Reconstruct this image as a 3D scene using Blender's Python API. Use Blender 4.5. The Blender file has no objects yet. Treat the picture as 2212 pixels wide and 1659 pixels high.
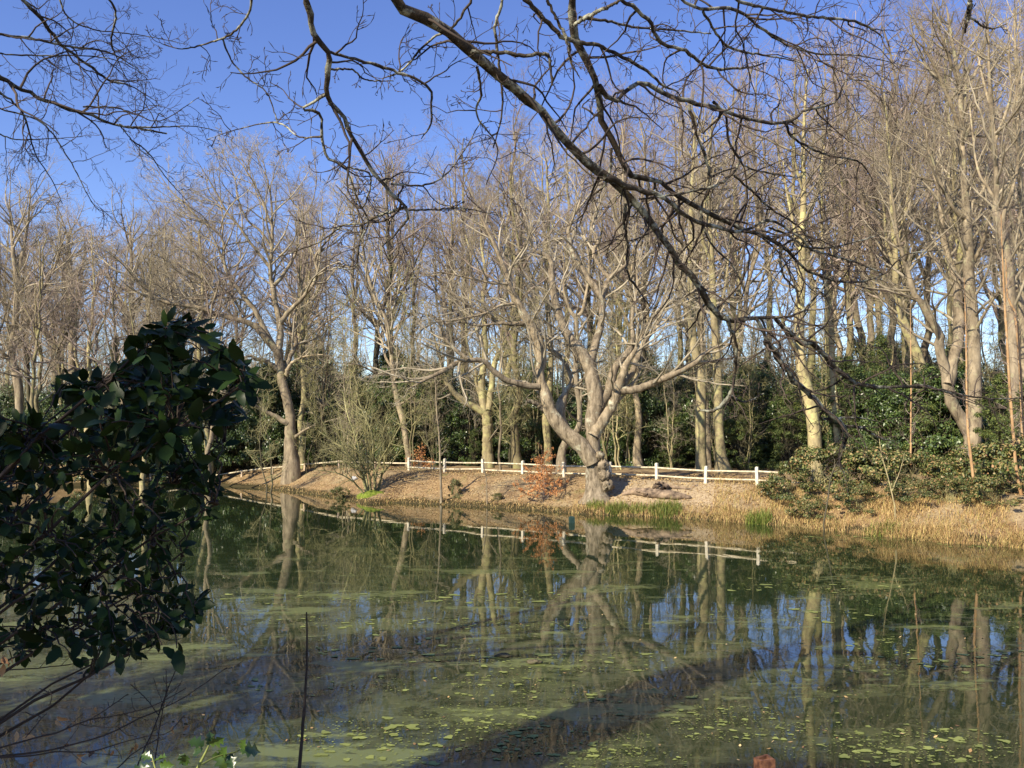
import bpy, math, random
import numpy as np
from mathutils import Vector
rng = np.random.default_rng(11)
random.seed(5)
SC = bpy.context.scene
COL = SC.collection

# ------------------------------------------------------------------ camera, sky, sun, exposure
F = 1843.0                      # focal length in pixels of a 2212-pixel-wide photograph
CAM = np.array([0.0, 0.0, 3.6])
PITCH = math.radians(3.4)
cd = bpy.data.cameras.new("camera"); cam = bpy.data.objects.new("camera", cd); COL.objects.link(cam)
cd.sensor_width = 36.0; cd.lens = 36.0 * F / 2212.0
cd.clip_start = 0.05; cd.clip_end = 3000
cam.location = CAM; cam.rotation_euler = (math.radians(90) + PITCH, 0, 0)
SC.camera = cam
SUN_EL = math.radians(33); SUN_AZ = math.radians(223)
world = bpy.data.worlds.new("World"); SC.world = world; world.use_nodes = True
wn = world.node_tree.nodes; wl = world.node_tree.links
for n in list(wn): wn.remove(n)
sky = wn.new("ShaderNodeTexSky"); sky.sky_type = 'NISHITA'; sky.sun_disc = False
sky.sun_elevation = SUN_EL; sky.sun_rotation = SUN_AZ
sky.air_density = 1.0; sky.dust_density = 0.0; sky.ozone_density = 3.5
bg = wn.new("ShaderNodeBackground"); bg.inputs[1].default_value = 0.113
wo = wn.new("ShaderNodeOutputWorld")
hs = wn.new("ShaderNodeHueSaturation"); hs.inputs['Hue'].default_value = .52; hs.inputs['Saturation'].default_value = 1.12
wl.new(sky.outputs[0], hs.inputs['Color']); wl.new(hs.outputs[0], bg.inputs[0]); wl.new(bg.outputs[0], wo.inputs[0])
sd_ = bpy.data.lights.new("sun", 'SUN'); sd_.energy = 4.9; sd_.angle = math.radians(0.5); sd_.color = (1.0, 0.885, 0.70)
sun = bpy.data.objects.new("sun", sd_); COL.objects.link(sun)
sdir = Vector((math.sin(SUN_AZ) * math.cos(SUN_EL), math.cos(SUN_AZ) * math.cos(SUN_EL), math.sin(SUN_EL)))
sun.rotation_euler = sdir.to_track_quat('Z', 'Y').to_euler(); sun.location = (-60, -60, 60)
SC.view_settings.view_transform = 'Standard'; SC.view_settings.look = 'None'
SC.view_settings.exposure = 0.9; SC.view_settings.gamma = 1.0
SC.render.engine = 'CYCLES'
SC.cycles.use_denoising = True
SC.cycles.max_bounces = 5; SC.cycles.diffuse_bounces = 2; SC.cycles.glossy_bounces = 3
SC.cycles.transmission_bounces = 2; SC.cycles.transparent_max_bounces = 4
SC.cycles.caustics_reflective = False; SC.cycles.caustics_refractive = False

# ------------------------------------------------------------------ pixel -> place helpers
cp, sp = math.cos(PITCH), math.sin(PITCH)
def ray(px, py):
    a = (np.asarray(px, float) - 1106.0) / F; b = (829.5 - np.asarray(py, float)) / F
    return np.stack([a, cp - b * sp, sp + b * cp], -1)
def at(px, py, d):
    r = ray(px, py); return CAM + r * (np.asarray(d, float) / r[..., 1])[..., None]
def at_z(px, py, z=0.0):
    r = ray(px, py); return CAM + r * ((z - CAM[2]) / r[..., 2])[..., None]
ZF = {'D': (0, 0, 1), 'z1': (0, 0, .5), 'z2': (1106, 0, .5), 'z3': (0, 609.9, .30637), 'z4': (474.4, 745.5, .30637),
      'z5': (1016.5, 745.5, .30637), 'z6': (1534.3, 677.7, .30637), 'A': (881, 406.6, .33703), 'B': (237.2, 271.1, .27574),
      'C': (440.5, 643.8, .21446), 'E': (1669.9, 338.85, .24509), 'T': (1669.9, 0, .24509), 'F': (1152.1, 962.3, .2451),
      'G': (0, 1389.3, .27574)}
def at_ground(px, py):
    d = np.arange(24, 80, .1); p = at(np.full(d.shape, px), np.full(d.shape, py), d)
    k = np.argmax(p[:, 2] < ground(p[:, 0], p[:, 1])); return p[k]
def pxs(fr, X, Y):
    f = ZF[fr]; return f[0] + X * f[2], f[1] + Y * f[2]

# ------------------------------------------------------------------ pond outline and ground height
shore_px = [(450, 1048), (560, 1055), (650, 1065), (740, 1078), (790, 1090), (850, 1086), (950, 1090), (1050, 1096), (1150, 1102),
            (1240, 1110), (1350, 1114), (1480, 1120), (1600, 1128), (1750, 1140), (1850, 1152), (1950, 1162), (2050, 1172), (2150, 1177), (2212, 1184)]
shore = [tuple(at_z(x, y)[:2]) for x, y in shore_px]
POND = np.array([(-24.5, 63), *shore, (18.6, 24), (18, 15), (14, 8.5), (9, 6.4), (3, 5.6), (-3, 5.6), (-8, 6.2), (-15, 8), (-24, 17), (-31, 32), (-34, 50), (-31, 60)])
def pond_sd(x, y):
    x = np.asarray(x, float).ravel(); y = np.asarray(y, float).ravel()
    d = np.full(x.shape, 1e9); ins = np.zeros(x.shape, bool)
    n = len(POND)
    for i in range(n):
        ax, ay = POND[i]; bx, by = POND[(i + 1) % n]
        ex, ey = bx - ax, by - ay
        t = np.clip(((x - ax) * ex + (y - ay) * ey) / (ex * ex + ey * ey), 0, 1)
        d = np.minimum(d, np.hypot(x - ax - t * ex, y - ay - t * ey))
        c = (ay > y) != (by > y)
        ins ^= c & (x < ex * (y - ay) / (ey if abs(ey) > 1e-9 else 1e-9) + ax)
    return np.where(ins, -d, d)
def sstep(a, b, v):
    t = np.clip((v - a) / (b - a), 0, 1); return t * t * (3 - 2 * t)
def ground(x, y):
    x = np.asarray(x, float); y = np.asarray(y, float); sh = x.shape
    s = pond_sd(x, y).reshape(sh)
    wob = 0.06 * np.sin(x * 1.7 + np.sin(y * 1.3)) * np.cos(y * 1.1 + x * .4) + 0.03 * np.sin(x * 4.1 + y * 3.3)
    z = 0.14 * sstep(0, .35, s) + 1.26 * sstep(0.1, 3.9, s) + 0.5 * sstep(7, 12, s) * (y < 3) + wob * sstep(0.1, 1.5, s)
    z = z + 0.02 * np.clip(y - 70, 0, 60)
    zi = -0.05 - 0.95 * sstep(0, 2.5, -s)
    return np.where(s > 0, z, zi)
def gz(x, y): return float(ground(np.array([x]), np.array([y]))[0])

# ------------------------------------------------------------------ object helpers
def tag(o, label=None, cat=None, group=None, kind=None):
    if label: o['label'] = label
    if cat: o['category'] = cat
    if group: o['group'] = group
    if kind: o['kind'] = kind
    return o
def empty(name, loc, label, cat, group=None):
    o = bpy.data.objects.new(name, None); COL.objects.link(o); o.location = loc; o.empty_display_size = .2
    return tag(o, label, cat, group)
def mesh(name, V, polys, mat, parent=None, origin=None, smooth=True):
    """polys: list of integer arrays (n,k)."""
    V = np.asarray(V, float)
    if origin is not None: V = V - np.asarray(origin)
    m = bpy.data.meshes.new(name)
    polys = [np.asarray(p, np.int32) for p in polys if len(p)]
    nl = sum(p.size for p in polys); npoly = sum(len(p) for p in polys)
    m.vertices.add(len(V)); m.vertices.foreach_set('co', V.astype(np.float32).ravel())
    m.loops.add(nl); m.loops.foreach_set('vertex_index', np.concatenate([p.ravel() for p in polys]))
    st = []; c = 0
    for p in polys:
        st.append(c + np.arange(len(p)) * p.shape[1]); c += p.size
    m.polygons.add(npoly); m.polygons.foreach_set('loop_start', np.concatenate(st).astype(np.int32))
    m.polygons.foreach_set('use_smooth', np.full(npoly, smooth))
    m.update(calc_edges=True)
    m.materials.append(mat)
    o = bpy.data.objects.new(name, m); COL.objects.link(o)
    if parent is not None: o.parent = parent
    elif origin is not None: o.location = origin
    return o
def copy_tree(o, parent=None):
    c = o.copy(); COL.objects.link(c)
    if parent is not None: c.parent = parent
    for ch in list(o.children): copy_tree(ch, c)
    return c

# ------------------------------------------------------------------ branch machinery
def unit(v): return v / np.maximum(np.linalg.norm(v, axis=-1, keepdims=True), 1e-9)
def tubes(P, R, S, jitter=0.0):
    B, N, _ = P.shape
    T = unit(np.gradient(P, axis=1))
    mean = unit(P[:, -1] - P[:, 0])
    ref = np.where((np.abs(mean[:, 2]) > .8)[:, None], np.array([1., 0, 0]), np.array([0, 0, 1.]))[:, None, :]
    s = unit(np.cross(T, np.broadcast_to(ref, T.shape))); u = np.cross(s, T)
    a = np.arange(S) * 2 * math.pi / S
    rr = np.repeat(R[:, :, None], S, 2)
    if jitter: rr = rr * (1 + jitter * rng.standard_normal(rr.shape))
    V = P[:, :, None, :] + rr[..., None] * (np.cos(a)[None, None, :, None] * s[:, :, None, :] + np.sin(a)[None, None, :, None] * u[:, :, None, :])
    idx = np.arange(B * N * S).reshape(B, N, S)
    q = np.stack([idx[:, :-1], np.roll(idx[:, :-1], -1, 2), np.roll(idx[:, 1:], -1, 2), idx[:, 1:]], -1).reshape(-1, 4)
    return V.reshape(-1, 3), q
def join(parts):
    Vs, Qs, c = [], [], 0
    for V, q in parts:
        Vs.append(V); Qs.append(q + c); c += len(V)
    return np.concatenate(Vs), np.concatenate(Qs)
def lens(P): return np.linalg.norm(np.diff(P, axis=1), axis=2).sum(1)
def spawn(P, R, counts, t0, t1, lr, ang, N, wander, trop, rr, rmin, taper=.3, lmax=1e9, tpow=.5, bud=0.0, flat=None):
    B, M, _ = P.shape
    counts = np.broadcast_to(np.asarray(counts), (B,)).astype(int)
    pi = np.repeat(np.arange(B), counts)
    if len(pi) == 0: return np.zeros((0, N, 3)), np.zeros((0, N))
    k = np.concatenate([np.arange(c) for c in counts]); cc = counts[pi]
    t = t0 + (t1 - t0) * (k + rng.random(len(pi))) / cc
    f = t * (M - 1); i0 = np.clip(f.astype(int), 0, M - 2); w = (f - i0)[:, None]
    p = P[pi, i0] * (1 - w) + P[pi, i0 + 1] * w
    T = unit(P[pi, i0 + 1] - P[pi, i0]); r = R[pi, i0] * (1 - w[:, 0]) + R[pi, i0 + 1] * w[:, 0]
    n = rng.standard_normal((len(pi), 3))
    if flat is not None: n = n * np.asarray(flat)
    n = unit(n - (n * T).sum(-1, keepdims=True) * T)
    a = np.radians(rng.normal(ang[0], ang[1], len(pi)))[:, None]
    d = np.cos(a) * T + np.sin(a) * n
    L = lens(P)[pi] * rng.uniform(lr[0], lr[1], len(pi)) * (1 - tpow * (t - t0) / max(t1 - t0, 1e-6))
    L = np.minimum(L, lmax)
    r0 = np.clip(r * .72, rmin, np.maximum(rr * L, rmin))
    r0 = np.minimum(r0, np.maximum(r, rmin))
    out = np.zeros((len(pi), N, 3)); out[:, 0] = p
    st = (L / (N - 1))[:, None]
    for j in range(1, N):
        d = unit(d + wander * rng.standard_normal(d.shape) + np.array([0, 0, trop]))
        out[:, j] = out[:, j - 1] + d * st
    prof = 1 - (1 - taper) * np.linspace(0, 1, N)
    Rr = np.maximum(r0[:, None] * prof[None], rmin * .75)
    if bud: Rr[:, -2] *= bud; Rr[:, -1] *= .5
    return out, Rr
def catmull(P, n):
    P = np.asarray(P, float); m = len(P)
    if m == 2: return P[0] + (P[1] - P[0]) * np.linspace(0, 1, n)[:, None]
    Q = np.vstack([2 * P[0] - P[1], P, 2 * P[-1] - P[-2]])
    seg = np.r_[0, np.cumsum(np.linalg.norm(np.diff(P[:, :3], axis=0), axis=1))]
    s = np.linspace(0, seg[-1], n); i = np.clip(np.searchsorted(seg, s, 'right') - 1, 0, m - 2)
    t = ((s - seg[i]) / np.maximum(seg[i + 1] - seg[i], 1e-9))[:, None]
    p0, p1, p2, p3 = Q[i], Q[i + 1], Q[i + 2], Q[i + 3]
    return .5 * (2 * p1 + (p2 - p0) * t + (2 * p0 - 5 * p1 + 4 * p2 - p3) * t * t + (3 * p1 - p0 - 3 * p2 + p3) * t ** 3)
def trace(spec, d0, d1=None, n=24, wob=0.0, rscale=1.0, cap=False):
    """spec: a list that mixes frame names with points (X, Y[, width]); the widths and depths between are interpolated."""
    d1 = d0 if d1 is None else d1
    fr = 'D'; pts, ws = [], []
    for s in spec:
        if isinstance(s, str): fr = s; continue
        x, y = pxs(fr, s[0], s[1]); pts.append((x, y)); ws.append(s[2] * ZF[fr][2] if len(s) > 2 else np.nan)
    pts = np.array(pts); ws = np.array(ws)
    k = np.r_[0, np.cumsum(np.hypot(*np.diff(pts, axis=0).T))]; k /= k[-1]
    ok = ~np.isnan(ws); ws = np.interp(k, k[ok], ws[ok])
    d = d0 + (d1 - d0) * k
    W = at(pts[:, 0], pts[:, 1], d); r = ws / 2 * d / F * rscale
    C = catmull(np.c_[W, r], n)
    P, R = C[:, :3].copy(), np.maximum(C[:, 3], .0015)
    if wob: P[1:-1] += wob * R[1:-1, None] * rng.standard_normal((n - 2, 3))
    if cap: P[-1] = P[-2] + (P[-2] - P[-3]) * .02; R[-1] = .004
    return P, R

# ------------------------------------------------------------------ materials
def nodes(name):
    m = bpy.data.materials.new(name); m.use_nodes = True
    nt = m.node_tree; b = nt.nodes['Principled BSDF']
    return m, nt, b
def N_(nt, typ, **kw):
    n = nt.nodes.new(typ)
    for k, v in kw.items(): setattr(n, k, v)
    return n
def ramp(nt, src, stops):
    r = N_(nt, 'ShaderNodeValToRGB'); e = r.color_ramp.elements
    while len(e) < len(stops): e.new(.5)
    for el, (p, c) in zip(e, stops): el.position = p; el.color = (*c, 1) if len(c) == 3 else c
    nt.links.new(src, r.inputs[0]); return r.outputs[0]
def noise(nt, scale, detail=4, rough=.6, vec=None, stretch=None, coord='Object'):
    tc = N_(nt, 'ShaderNodeTexCoord'); src = tc.outputs[coord]
    if stretch:
        mp = N_(nt, 'ShaderNodeMapping'); mp.inputs['Scale'].default_value = stretch
        nt.links.new(src, mp.inputs[0]); src = mp.outputs[0]
    n = N_(nt, 'ShaderNodeTexNoise'); n.inputs['Scale'].default_value = scale; n.inputs['Detail'].default_value = detail
    n.inputs['Roughness'].default_value = rough; nt.links.new(src, n.inputs['Vector'])
    return n.outputs[0]
def mix(nt, fac, a, b, mode='MIX'):
    x = N_(nt, 'ShaderNodeMix', data_type='RGBA', blend_type=mode)
    for i, v in ((0, fac), (6, a), (7, b)):
        if hasattr(v, 'is_output'): nt.links.new(v, x.inputs[i])
        else: x.inputs[i].default_value = v if i == 0 else (*v, 1)
    return x.outputs[2]
def math_(nt, op, a, b=None):
    x = N_(nt, 'ShaderNodeMath', operation=op)
    for i, v in ((0, a), (1, b)):
        if v is None: continue
        if hasattr(v, 'is_output'): nt.links.new(v, x.inputs[i])
        else: x.inputs[i].default_value = v
    return x.outputs[0]
def bump(nt, b, h, strength, dist):
    n = N_(nt, 'ShaderNodeBump'); n.inputs['Strength'].default_value = strength; n.inputs['Distance'].default_value = dist
    nt.links.new(h, n.inputs['Height']); nt.links.new(n.outputs[0], b.inputs['Normal'])
def bark(name, dark, light, lichen, scale=3.0, lich=.55, bumpd=.03, stretch=(1, 1, .3), lscale=1.6, var=.82):
    m, nt, b = nodes(name)
    c = ramp(nt, noise(nt, scale, 6, .65, stretch=stretch), [(.32, dark), (.68, light)])
    l = ramp(nt, noise(nt, lscale, 5, .7), [(lich, (0, 0, 0)), (lich + .12, (1, 1, 1))])
    c = mix(nt, l, c, lichen)
    oi = N_(nt, 'ShaderNodeObjectInfo')
    v = ramp(nt, oi.outputs['Random'], [(0, (var, var * .97, var * .93)), (.5, ((var + 1) / 2, (var + .98) / 2, (var + .94) / 2)), (1, (1.15, 1.12, 1.05))])
    c = mix(nt, 1.0, c, v, 'MULTIPLY')
    nt.links.new(c, b.inputs['Base Color']); b.inputs['Roughness'].default_value = .9
    b.inputs['Specular IOR Level'].default_value = .2
    bump(nt, b, noise(nt, scale * 2.2, 6, .7, stretch=stretch), .6, bumpd)
    return m
def twig(name, a, bcol):
    m, nt, b = nodes(name)
    c = ramp(nt, noise(nt, 1.3, 3), [(.35, a), (.65, bcol)])
    oi = N_(nt, 'ShaderNodeObjectInfo')
    v = ramp(nt, oi.outputs['Random'], [(0, (.6, .58, .56)), (1, (1.12, 1.1, 1.08))])
    c = mix(nt, 1.0, c, v, 'MULTIPLY')
    nt.links.new(c, b.inputs['Base Color']); b.inputs['Roughness'].default_value = .85; b.inputs['Specular IOR Level'].default_value = .2
    return m
def leaf(name, stops, rough=.4, spec=.5, trans=0.0):
    m, nt, b = nodes(name)
    g = N_(nt, 'ShaderNodeNewGeometry')
    c = ramp(nt, g.outputs['Random Per Island'], stops)
    oi = N_(nt, 'ShaderNodeObjectInfo')
    v = ramp(nt, oi.outputs['Random'], [(0, (.8, .8, .75)), (1, (1.2, 1.15, 1.1))])
    c = mix(nt, 1.0, c, v, 'MULTIPLY')
    nt.links.new(c, b.inputs['Base Color']); b.inputs['Roughness'].default_value = rough; b.inputs['Specular IOR Level'].default_value = spec
    if trans:
        t = N_(nt, 'ShaderNodeBsdfTranslucent'); nt.links.new(c, t.inputs[0])
        mx = N_(nt, 'ShaderNodeMixShader'); mx.inputs[0].default_value = trans
        nt.links.new(b.outputs[0], mx.inputs[1]); nt.links.new(t.outputs[0], mx.inputs[2])
        nt.links.new(mx.outputs[0], nt.nodes['Material Output'].inputs[0])
    return m
def plain(name, a, bcol, scale=6, rough=.8, bumpd=.01, spec=.3):
    m, nt, b = nodes(name)
    h = noise(nt, scale, 6, .65)
    nt.links.new(ramp(nt, h, [(.35, a), (.65, bcol)]), b.inputs['Base Color'])
    b.inputs['Roughness'].default_value = rough; b.inputs['Specular IOR Level'].default_value = spec
    if bumpd: bump(nt, b, h, .5, bumpd)
    return m

M = {}
M['bark'] = bark('grey_brown_bark', (.10, .08, .055), (.42, .35, .24), (.36, .34, .21))
M['bark_wood'] = bark('woodland_bark', (.10, .08, .055), (.42, .35, .24), (.36, .34, .21), var=.42)
M['bark_wood_green'] = bark('woodland_green_bark', (.13, .11, .065), (.42, .36, .205), (.40, .38, .17), scale=2.8, lich=.50, var=.5)
M['bark_oak'] = bark('oak_bark', (.095, .075, .05), (.40, .33, .23), (.48, .47, .35), scale=6.5, lich=.57, bumpd=.10)
M['bark_green'] = bark('algae_green_bark', (.13, .11, .065), (.43, .365, .205), (.42, .40, .185), scale=2.8, lich=.50)
M['bark_over'] = bark('lichened_oak_bark', (.026, .021, .016), (.095, .075, .052), (.36, .37, .29), scale=22, lich=.49, bumpd=.012, stretch=(1, 1, 1), lscale=7)  # shade on the overhead limbs is put into the dark bark tones
M['bark_birch'] = bark('birch_bark', (.28, .16, .075), (.50, .33, .17), (.5, .42, .28), scale=5)
M['bark_ivy'] = bark('dark_bark', (.05, .05, .03), (.14, .12, .08), (.07, .09, .03))
M['twig'] = twig('bare_twigs', (.23, .198, .138), (.43, .38, .275))
M['twig_red'] = twig('reddish_twigs', (.23, .18, .145), (.39, .325, .265))
M['twig_over'] = twig('shade_darkened_twigs', (.030, .024, .020), (.085, .064, .050))  # twig colour darkened to carry the shade of the overhead crown
M['twig_olive'] = twig('olive_twigs', (.22, .215, .095), (.40, .375, .19))
M['holly'] = leaf('holly_leaves', [(0, (.024, .046, .014)), (.6, (.058, .098, .026)), (1, (.12, .165, .042))], .38, .5)
M['yew'] = leaf('yew_foliage', [(0, (.03, .05, .014)), (.6, (.07, .10, .025)), (1, (.15, .17, .045))], .55, .3)
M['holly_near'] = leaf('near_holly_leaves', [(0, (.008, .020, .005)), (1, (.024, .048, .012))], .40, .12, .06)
M['sprig'] = leaf('holly_sprig_leaves', [(0, (.018, .042, .010)), (1, (.06, .11, .022))], .3, .5, .2)
M['bramble'] = leaf('bramble_leaves', [(0, (.04, .06, .018)), (.4, (.08, .105, .028)), (.65, (.15, .165, .05)), (.82, (.25, .22, .09)), (1, (.30, .17, .08))], .5, .4, .1)
M['straw'] = leaf('straw_grass', [(0, (.26, .15, .07)), (.35, (.50, .33, .15)), (.7, (.66, .48, .22)), (1, (.45, .42, .13))], .7, .2, .1)
M['grass'] = leaf('green_grass', [(0, (.09, .13, .02)), (.7, (.18, .24, .045)), (1, (.42, .36, .12))], .6, .3, .15)
M['copper'] = leaf('copper_leaves', [(0, (.48, .20, .075)), (1, (.76, .40, .17))], .6, .2, .15)
M['dry'] = leaf('dry_leaves', [(0, (.22, .11, .05)), (1, (.46, .31, .16))], .6, .2, .1)
M['litter'] = leaf('fallen_leaves', [(0, (.15, .085, .045)), (.5, (.36, .245, .11)), (1, (.56, .435, .22))], .7, .2)
M['weed'] = leaf('duckweed_mats', [(0, (.14, .17, .045)), (1, (.24, .28, .08))], .6, .3)
M['moss'] = plain('moss', (.07, .10, .01), (.20, .25, .03), 8, .9, .03)
M['wood_dead'] = plain('dead_wood', (.035, .024, .018), (.34, .25, .165), 3.2, .9, .07)
M['rust'] = plain('rusty_steel', (.07, .028, .016), (.22, .10, .05), 30, .8, .003)
M['plate'] = plain('pale_plate', (.55, .52, .38), (.72, .70, .55), 60, .6, 0)
M['teal'] = plain('dark_green_paint', (.012, .035, .03), (.03, .06, .05), 20, .5, .002)
M['stone'] = plain('grey_stone', (.25, .25, .24), (.5, .5, .48), 8, .9, .02)
M['cream'] = plain('cream_timber', (.34, .29, .18), (.68, .60, .42), 7, .75, .004)
M['cream_post'] = plain('cream_post_paint', (.52, .46, .33), (.70, .65, .51), 9, .7, .003)
M['low_post'] = plain('weathered_post', (.30, .22, .15), (.55, .44, .30), 9, .8, .004)
M['stem_green'] = plain('green_stem', (.10, .13, .03), (.25, .28, .07), 12, .6, 0)

def ground_mat():
    m, nt, b = nodes('leaf_litter_ground')
    n1 = noise(nt, .35, 5, .6); n2 = noise(nt, 9, 8, .75)
    a = ramp(nt, n2, [(.30, (.085, .05, .028)), (.5, (.27, .18, .09)), (.72, (.48, .37, .20))])
    c = ramp(nt, n2, [(.30, (.16, .11, .06)), (.6, (.37, .29, .165)), (.75, (.46, .38, .22))])
    col = mix(nt, ramp(nt, n1, [(.45, (0, 0, 0)), (.6, (1, 1, 1))]), a, c)
    n3 = noise(nt, .9, 5, .7)
    col = mix(nt, ramp(nt, n3, [(.58, (0, 0, 0)), (.70, (.75, .75, .75))]), col, (.15, .15, .05))
    col = mix(nt, ramp(nt, noise(nt, .55, 6, .75, stretch=(1, .6, 1)), [(.36, (.7, .7, .7)), (.50, (0, 0, 0))]), col, (.13, .085, .05))
    tc = N_(nt, 'ShaderNodeNewGeometry')
    dv = N_(nt, 'ShaderNodeVectorMath', operation='DISTANCE'); nt.links.new(tc.outputs['Position'], dv.inputs[0]); dv.inputs[1].default_value = (7.6, 40.6, .8)
    er = math_(nt, 'ADD', math_(nt, 'MULTIPLY', dv.outputs['Value'], .17), math_(nt, 'MULTIPLY', n3, .5))
    col = mix(nt, ramp(nt, er, [(.72, (.85, .85, .85)), (1.0, (0, 0, 0))]), col, ramp(nt, n2, [(.3, (.24, .175, .105)), (.7, (.50, .40, .255))]))
    # damp earth close to the water
    sx = N_(nt, 'ShaderNodeSeparateXYZ'); nt.links.new(tc.outputs['Position'], sx.inputs[0])
    z = math_(nt, 'ADD', sx.outputs['Z'], math_(nt, 'MULTIPLY', n3, -.35))
    col = mix(nt, ramp(nt, z, [(0.0, (1, 1, 1)), (.10, (0, 0, 0))]), col, (.055, .045, .02))
    nt.links.new(col, b.inputs['Base Color']); b.inputs['Roughness'].default_value = .95; b.inputs['Specular IOR Level'].default_value = .15
    bump(nt, b, n2, .8, .05)
    return m
def water_mat():
    m, nt, b = nodes('pond_water')
    b.inputs['Base Color'].default_value = (.016, .026, .010, 1); b.inputs['Roughness'].default_value = .02; b.inputs['IOR'].default_value = 1.33
    b.inputs['Specular IOR Level'].default_value = .62
    r1 = noise(nt, 1.1, 2, .5, stretch=(1, .55, 1)); r2 = noise(nt, 5.0, 2, .5, stretch=(1, .5, 1))
    h = math_(nt, 'ADD', r1, math_(nt, 'MULTIPLY', r2, .18))
    bp = N_(nt, 'ShaderNodeBump'); bp.inputs['Strength'].default_value = 1.0; bp.inputs['Distance'].default_value = .0026
    nt.links.new(h, bp.inputs['Height']); nt.links.new(bp.outputs[0], b.inputs['Normal'])
    film = N_(nt, 'ShaderNodeBsdfPrincipled')
    film.inputs['Roughness'].default_value = .35; film.inputs['Specular IOR Level'].default_value = .4
    fc = ramp(nt, noise(nt, .6, 4, .6), [(.35, (.08, .088, .045)), (.65, (.15, .17, .055))])
    nt.links.new(fc, film.inputs['Base Color'])
    big = noise(nt, .16, 4, .6, stretch=(.7, 1.3, 1)); fine = noise(nt, 2.6, 7, .72, stretch=(.55, 1, 1))
    g = N_(nt, 'ShaderNodeNewGeometry'); sx = N_(nt, 'ShaderNodeSeparateXYZ'); nt.links.new(g.outputs['Position'], sx.inputs[0])
    near = ramp(nt, math_(nt, 'MULTIPLY', sx.outputs['Y'], 1 / 50.0), [(.26, (1, 1, 1)), (.42, (.5, .5, .5)), (.56, (.15, .15, .15)), (.66, (0, 0, 0))])
    left = ramp(nt, math_(nt, 'ADD', math_(nt, 'MULTIPLY', sx.outputs['X'], 1 / 30.0), .5), [(.40, (1, 1, 1)), (.70, (.5, .5, .5))])
    base = math_(nt, 'MULTIPLY', ramp(nt, big, [(.34, (.12, .12, .12)), (.56, (1, 1, 1))]), math_(nt, 'MULTIPLY', near, left))
    thr = math_(nt, 'ADD', fine, math_(nt, 'MULTIPLY', base, .20))
    fl = ramp(nt, thr, [(.58, (0, 0, 0)), (.64, (1, 1, 1))])
    speck = ramp(nt, math_(nt, 'ADD', noise(nt, 14, 3, .6, stretch=(.5, 1, 1)), math_(nt, 'MULTIPLY', base, .12)), [(.64, (0, 0, 0)), (.70, (1, 1, 1))])
    fac = math_(nt, 'ADD', math_(nt, 'MULTIPLY', base, .07), math_(nt, 'MULTIPLY', fl, math_(nt, 'ADD', math_(nt, 'MULTIPLY', near, .10), math_(nt, 'MULTIPLY', base, .34))))
    fac = math_(nt, 'ADD', fac, math_(nt, 'MULTIPLY', speck, math_(nt, 'MULTIPLY', near, .22)))
    dr = math_(nt, 'ADD', noise(nt, .55, 6, .68, stretch=(.5, 1.25, 1)), math_(nt, 'MULTIPLY', noise(nt, 7, 4, .7, stretch=(.6, 1, 1)), .22))
    drift = ramp(nt, dr, [(.665, (0, 0, 0)), (.72, (.75, .75, .75))])
    nearer = ramp(nt, math_(nt, 'MULTIPLY', sx.outputs['Y'], 1 / 50.0), [(.30, (1, 1, 1)), (.46, (.55, .55, .55)), (.60, (0, 0, 0))])
    fac = math_(nt, 'MAXIMUM', fac, math_(nt, 'MULTIPLY', drift, nearer))
    fac = math_(nt, 'MINIMUM', fac, .92)
    nt.links.new(mix(nt, drift, fc, (.17, .20, .06)), film.inputs['Base Color'])
    mx = N_(nt, 'ShaderNodeMixShader'); nt.links.new(fac, mx.inputs[0])
    nt.links.new(b.outputs[0], mx.inputs[1]); nt.links.new(film.outputs[0], mx.inputs[2])
    nt.links.new(mx.outputs[0], nt.nodes['Material Output'].inputs[0])
    return m

# ------------------------------------------------------------------ ground and water
gx = np.r_[-500, -250, -140, -95, np.arange(-72, 72.1, .45), 95, 140, 250, 500]
gy = np.r_[-400, -120, -50, -22, np.arange(-8, 92, .45), 105, 130, 180, 280, 600]
X, Y = np.meshgrid(gx, gy); Zg = ground(X, Y)
idx = np.arange(X.size).reshape(X.shape)
q = np.stack([idx[:-1, :-1], idx[:-1, 1:], idx[1:, 1:], idx[1:, :-1]], -1).reshape(-1, 4)
o = mesh('ground', np.c_[X.ravel(), Y.ravel(), Zg.ravel()], [q], ground_mat()); tag(o, 'leaf strewn earth banks around the pond', 'ground', kind='structure')
wx = np.linspace(-40, 24, 3); wy = np.linspace(3, 68, 3)
X, Y = np.meshgrid(wx, wy); idx = np.arange(9).reshape(3, 3)
q = np.stack([idx[:-1, :-1], idx[:-1, 1:], idx[1:, 1:], idx[1:, :-1]], -1).reshape(-1, 4)
o = mesh('water', np.c_[X.ravel(), Y.ravel(), 0 * X.ravel()], [q], water_mat()); tag(o, 'still dark green pond water reflecting the bare wood', 'water', kind='structure')

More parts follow.
